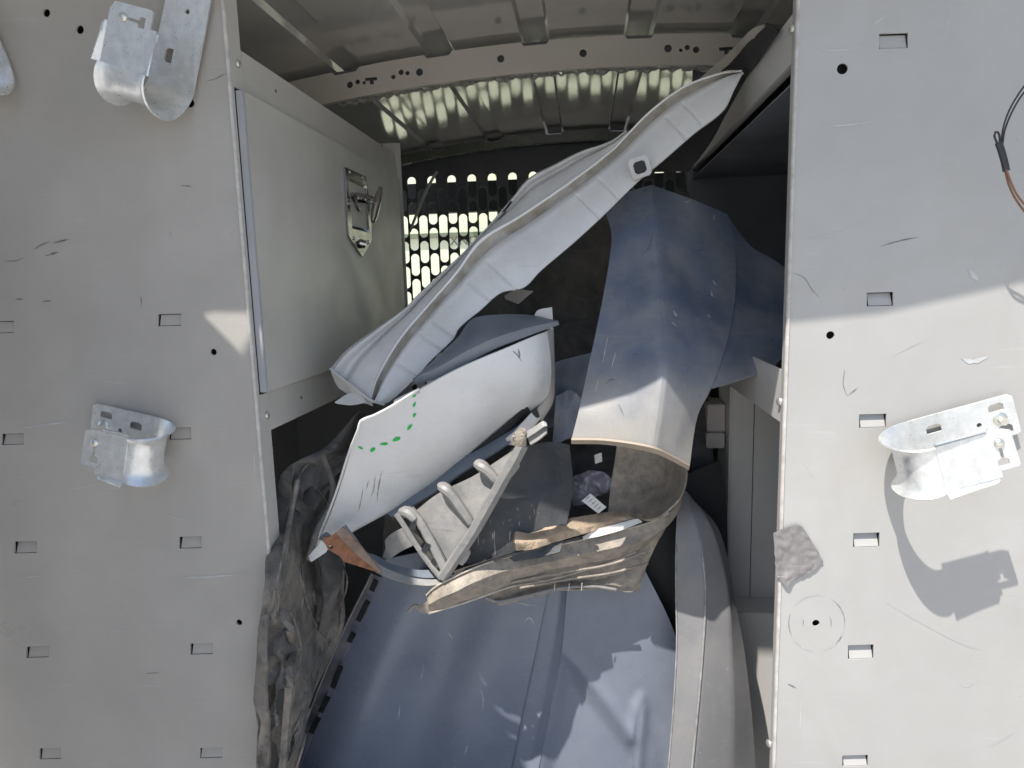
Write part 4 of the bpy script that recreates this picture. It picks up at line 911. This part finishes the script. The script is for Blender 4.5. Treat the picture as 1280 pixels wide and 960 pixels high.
surf('dark_slot', [[(380, 614, 1.12), (390, 608, 1.12), (396, 622, 1.12)], [(378, 626, 1.115), (384, 632, 1.115), (392, 634, 1.115)]], black, K, 8, 3, .002)
surf('liner_flange', [[(352, 592, 1.120), (345, 620, 1.110), (336, 665, 1.054), (331, 720, 0.970), (327, 765, 0.970)], [(366, 583, 1.120), (362, 620, 1.105), (352, 665, 1.054), (343, 720, 0.970), (340, 770, 0.970)]], mudK, K, 40, 4, .004, disp=crum(.006, 40, 2), smooth=50)
surf('liner_flange', [[(325, 772, 0.965), (321, 800, 0.955), (320, 840, 0.950), (317, 878, 0.950), (325, 900, 0.950), (322, 940, 0.955), (318, 985, 0.955)], [(334, 768, 0.957), (331, 800, 0.940), (332, 840, 0.935), (332, 878, 0.935), (336, 900, 0.940), (337, 940, 0.945), (332, 985, 0.945)]], mudK, K, 40, 4, .004, disp=crum(.004, 40, 6), smooth=50)
tube('stiffening_rib', [(355, 765, 0.957), (362, 785, 0.935), (367, 810, 1.035), (363, 840, 0.935), (360, 880, 0.940), (356, 930, 0.945), (352, 985, 0.950)], .007, mudK, K, n=30)
tube('stiffening_rib', [(372, 600, 1.100), (364, 640, 1.075), (356, 690, 1.007), (350, 735, 0.970), (346, 765, 0.962)], .005, mudK, K, n=26)
tube('stiffening_rib', [(404, 570, 1.160), (416, 605, 1.150), (412, 635, 1.130), (396, 665, 1.100), (386, 700, 1.085)], .006, mudK, K, n=26)
surf('loose_fold', [[(400, 655, 1.13), (395, 690, 1.10), (405, 730, 1.09), (398, 790, 1.085)], [(425, 690, 1.14), (428, 720, 1.12), (420, 750, 1.11), (408, 800, 1.10)]], mudD, K, 30, 6, .004, disp=crum(.01, 30, 8), smooth=50)
surf('dark_liner_back', [[(450, 520, 1.34), (480, 640, 1.33), (470, 720, 1.31), (440, 800, 1.31), (400, 900, 1.29), (380, 990, 1.29)], [(560, 560, 1.36), (560, 650, 1.34), (520, 730, 1.34), (500, 800, 1.34), (470, 900, 1.34), (450, 990, 1.34)]], mudD, None, 60, 12, .004, disp=crum(.03, 14, 11), smooth=50,
     label='black grimy plastic liner behind the white bumper, left of the dark panel', cat='wheel arch liner')

# L bottom big dark panel
Lp = root('dark_door_panel', 'large smooth dark blue grey plastic panel filling the bottom of the aisle', 'panel', P(620, 860, 1.26))
def Lface(name, rows, **kw): return surf(name, rows, bott, Lp, **kw)
YLp = 1.265
rowsL = [
    [(479, 700, YLp), (476, 722, YLp), (438, 800, YLp-.01), (403, 880, YLp-.02), (362, 980, YLp-.03)],
    [(530, 690, YLp), (520, 740, YLp-.012), (486, 820, YLp-.028), (455, 900, YLp-.042), (420, 985, YLp-.05)],
    [(590, 690, YLp+.004), (576, 740, YLp+.008), (548, 820, YLp+.006), (522, 900, YLp+.002), (500, 985, YLp-.002)],
    [(645, 690, YLp-.004), (634, 760, YLp-.008), (610, 830, YLp-.014), (588, 900, YLp-.02), (570, 985, YLp-.024)],
    [(689, 700, YLp), (684, 742, YLp), (668, 820, YLp), (653, 890, YLp), (634, 985, YLp)]]
Lface('panel_left', rowsL, nu=50, nv=8, thick=.004, sv=True, smooth=60)
Lface('panel_mid', [[(688, 700, YLp+.010), (684, 742, YLp+.010), (668, 820, YLp+.010), (653, 890, YLp+.010), (634, 985, YLp+.010)], [(703, 700, YLp+.008), (700, 750, YLp+.008), (690, 815, YLp+.006), (678, 880, YLp+.004), (656, 985, YLp+.002)], [(712, 700, YLp+.002), (708, 750, YLp), (702, 815, YLp-.004), (690, 880, YLp-.006), (668, 985, YLp-.008)]], nu=30, nv=5, thick=.004)
bmv = None
def panel_right():
    A_ = [(712, 700), (708, 750), (702, 815), (690, 880), (668, 985)]; B_ = [(800, 700), (846, 800), (846, 850), (845, 900), (840, 985)]
    RA = resample([Vector((a, b, 0)) for a, b in A_], 60); RB = resample([Vector((a, b, 0)) for a, b in B_], 60)
    G = []
    def sdist(p, a, b):
        ab = b-a; t = max(0, min(1, (p-a).dot(ab)/ab.dot(ab))); return (p-a-ab*t).length, t
    r1 = [Vector((702, 812, 0)), Vector((730, 842, 0)), Vector((762, 880, 0)), Vector((790, 923, 0))]
    r2 = [Vector((790, 923, 0)), Vector((797, 885, 0)), Vector((801, 872, 0)), Vector((804, 885, 0)), Vector((800, 930, 0)), Vector((796, 985, 0))]
    r3 = [Vector((801, 872, 0)), Vector((822, 905, 0)), Vector((832, 950, 0)), Vector((832, 985, 0))]
    from_ = []
    for k in range(49):
        t = k/48; row = []
        for j in range(60):
            q = RA[j].lerp(RB[j], t); d = 0
            # sunken field below ridge line r1
            yl = 812+(q.x-702)*1.26
            if q.x < 792: inside = max(0, min(1, (q.y-yl)/26))
            else: inside = 0
            d += .011*inside*min(1, max(0, (q.x-(705-(q.y-815)*.2))/16))
            for R_, amp, wd in ((r1, -.004, 8), (r2, -.007, 7), (r3, .004, 10)):
                m_ = min(sdist(q, R_[i], R_[i+1])[0] for i in range(len(R_)-1)); d += amp*math.exp(-(m_/wd)**2)
            row.append(P(q.x, q.y, YLp-.006+d))
        G.append(row)
    bm = bmesh.new(); addgrid(bm, G, .004); finish('panel_right', bm, bott, Lp, 60)
panel_right()
# slotted edge strip along the left border
surf('edge_flange', [[(466, 718, YLp-.004), (430, 790, YLp-.012), (400, 860, YLp-.02), (372, 935, YLp-.03), (350, 990, YLp-.035)], [(477, 722, YLp-.008), (440, 800, YLp-.02), (408, 872, YLp-.03), (382, 940, YLp-.037), (360, 990, YLp-.042)]],
     M('edge_flange_plastic', (.2, .2, .23), .5, dust=.8, dustcol=(.32, .28, .25), dscale=30, dthr=.5, var=.3, vscale=30), Lp, 50, 3, .003, disp=crum(.0015, 60))
for (a, b, c, d) in ((464, 750, 451, 776), (430, 832, 419, 860), (414, 870, 404, 890), (402, 896, 392, 916), (474, 724, 468, 738), (446, 790, 440, 802)):
    surf('edge_slot', [[(a-7, b-1, YLp-.026-(b-722)*.0001), (c-7, d-1, YLp-.028-(d-722)*.00012)], [(a-1, b+2, YLp-.03-(b-722)*.0001), (c-1, d+2, YLp-.032-(d-722)*.00012)]], black, Lp, 14, 2, .002, disp=crum(.002, 120, a))
tube('edge_bead', [(465, 717, YLp-.016), (428, 791, YLp-.022), (398, 861, YLp-.032), (370, 936, YLp-.042), (346, 992, YLp-.045)], .0022, brk, Lp, n=30)

for ch in list(Lp.children):
    if ch.name.startswith('panel_left'): bvL = bvh_of(ch); Lc = ch
for pts, w, m_ in (([(655, 778), (662, 772), (668, 781)], 1.4, scuffl), ([(640, 752), (660, 756), (672, 757)], 1.0, scuffl), ([(560, 790), (566, 800)], 1.2, scuffl), ([(600, 860), (604, 874), (603, 890)], 1.0, scuffl), ([(500, 880), (498, 900)], 1.0, scuffl), ([(585, 930), (580, 945)], 1.2, scuffl), ([(530, 830), (526, 850)], 1, scuffl)):
    skid(bvL, Lc, pts, w, m_)
# M right strip
surf('sill_cover', [[(852, 612, 1.270), (846, 645, 1.240), (845, 690, 1.220), (845, 745, 1.205), (846, 800, 1.190), (842, 880, 1.175), (833, 990, 1.160)],
    [(858, 614, 1.270), (866, 645, 1.232), (878, 690, 1.210), (882, 742, 1.192), (878, 820, 1.170), (872, 890, 1.155), (862, 990, 1.140)],
    [(860, 616, 1.270), (884, 648, 1.235), (900, 690, 1.220), (911, 745, 1.202), (915, 820, 1.185), (917, 890, 1.170), (915, 990, 1.160)],
    [(862, 620, 1.285), (896, 657, 1.255), (910, 700, 1.24), (920, 757, 1.225), (930, 810, 1.212), (940, 895, 1.198), (946, 990, 1.188)]], stripm, None, 60, 8, .004, smooth=50,
    label='long grey plastic sill cover standing upright at the right of the dark panel', cat='car trim')
SC = bpy.data.objects[[o.name for o in COL.objects if o.name.startswith('sill_cover')][0]]
sedge = M('sill_edge_highlight', (.30, .295, .28), .4, var=.3, vscale=50)  # paler than the sill: ridge and edge highlights put into the colour
tube('ridge', [(878, 690, 1.209), (882, 742, 1.191), (878, 820, 1.169), (872, 890, 1.154), (862, 990, 1.139)], .0022, sedge, SC, n=30)
tube('edge_bead', [(846, 660, 1.236), (845, 690, 1.219), (845, 745, 1.204), (846, 800, 1.189), (842, 880, 1.174), (833, 990, 1.159)], .0016, sedge, SC, n=30)
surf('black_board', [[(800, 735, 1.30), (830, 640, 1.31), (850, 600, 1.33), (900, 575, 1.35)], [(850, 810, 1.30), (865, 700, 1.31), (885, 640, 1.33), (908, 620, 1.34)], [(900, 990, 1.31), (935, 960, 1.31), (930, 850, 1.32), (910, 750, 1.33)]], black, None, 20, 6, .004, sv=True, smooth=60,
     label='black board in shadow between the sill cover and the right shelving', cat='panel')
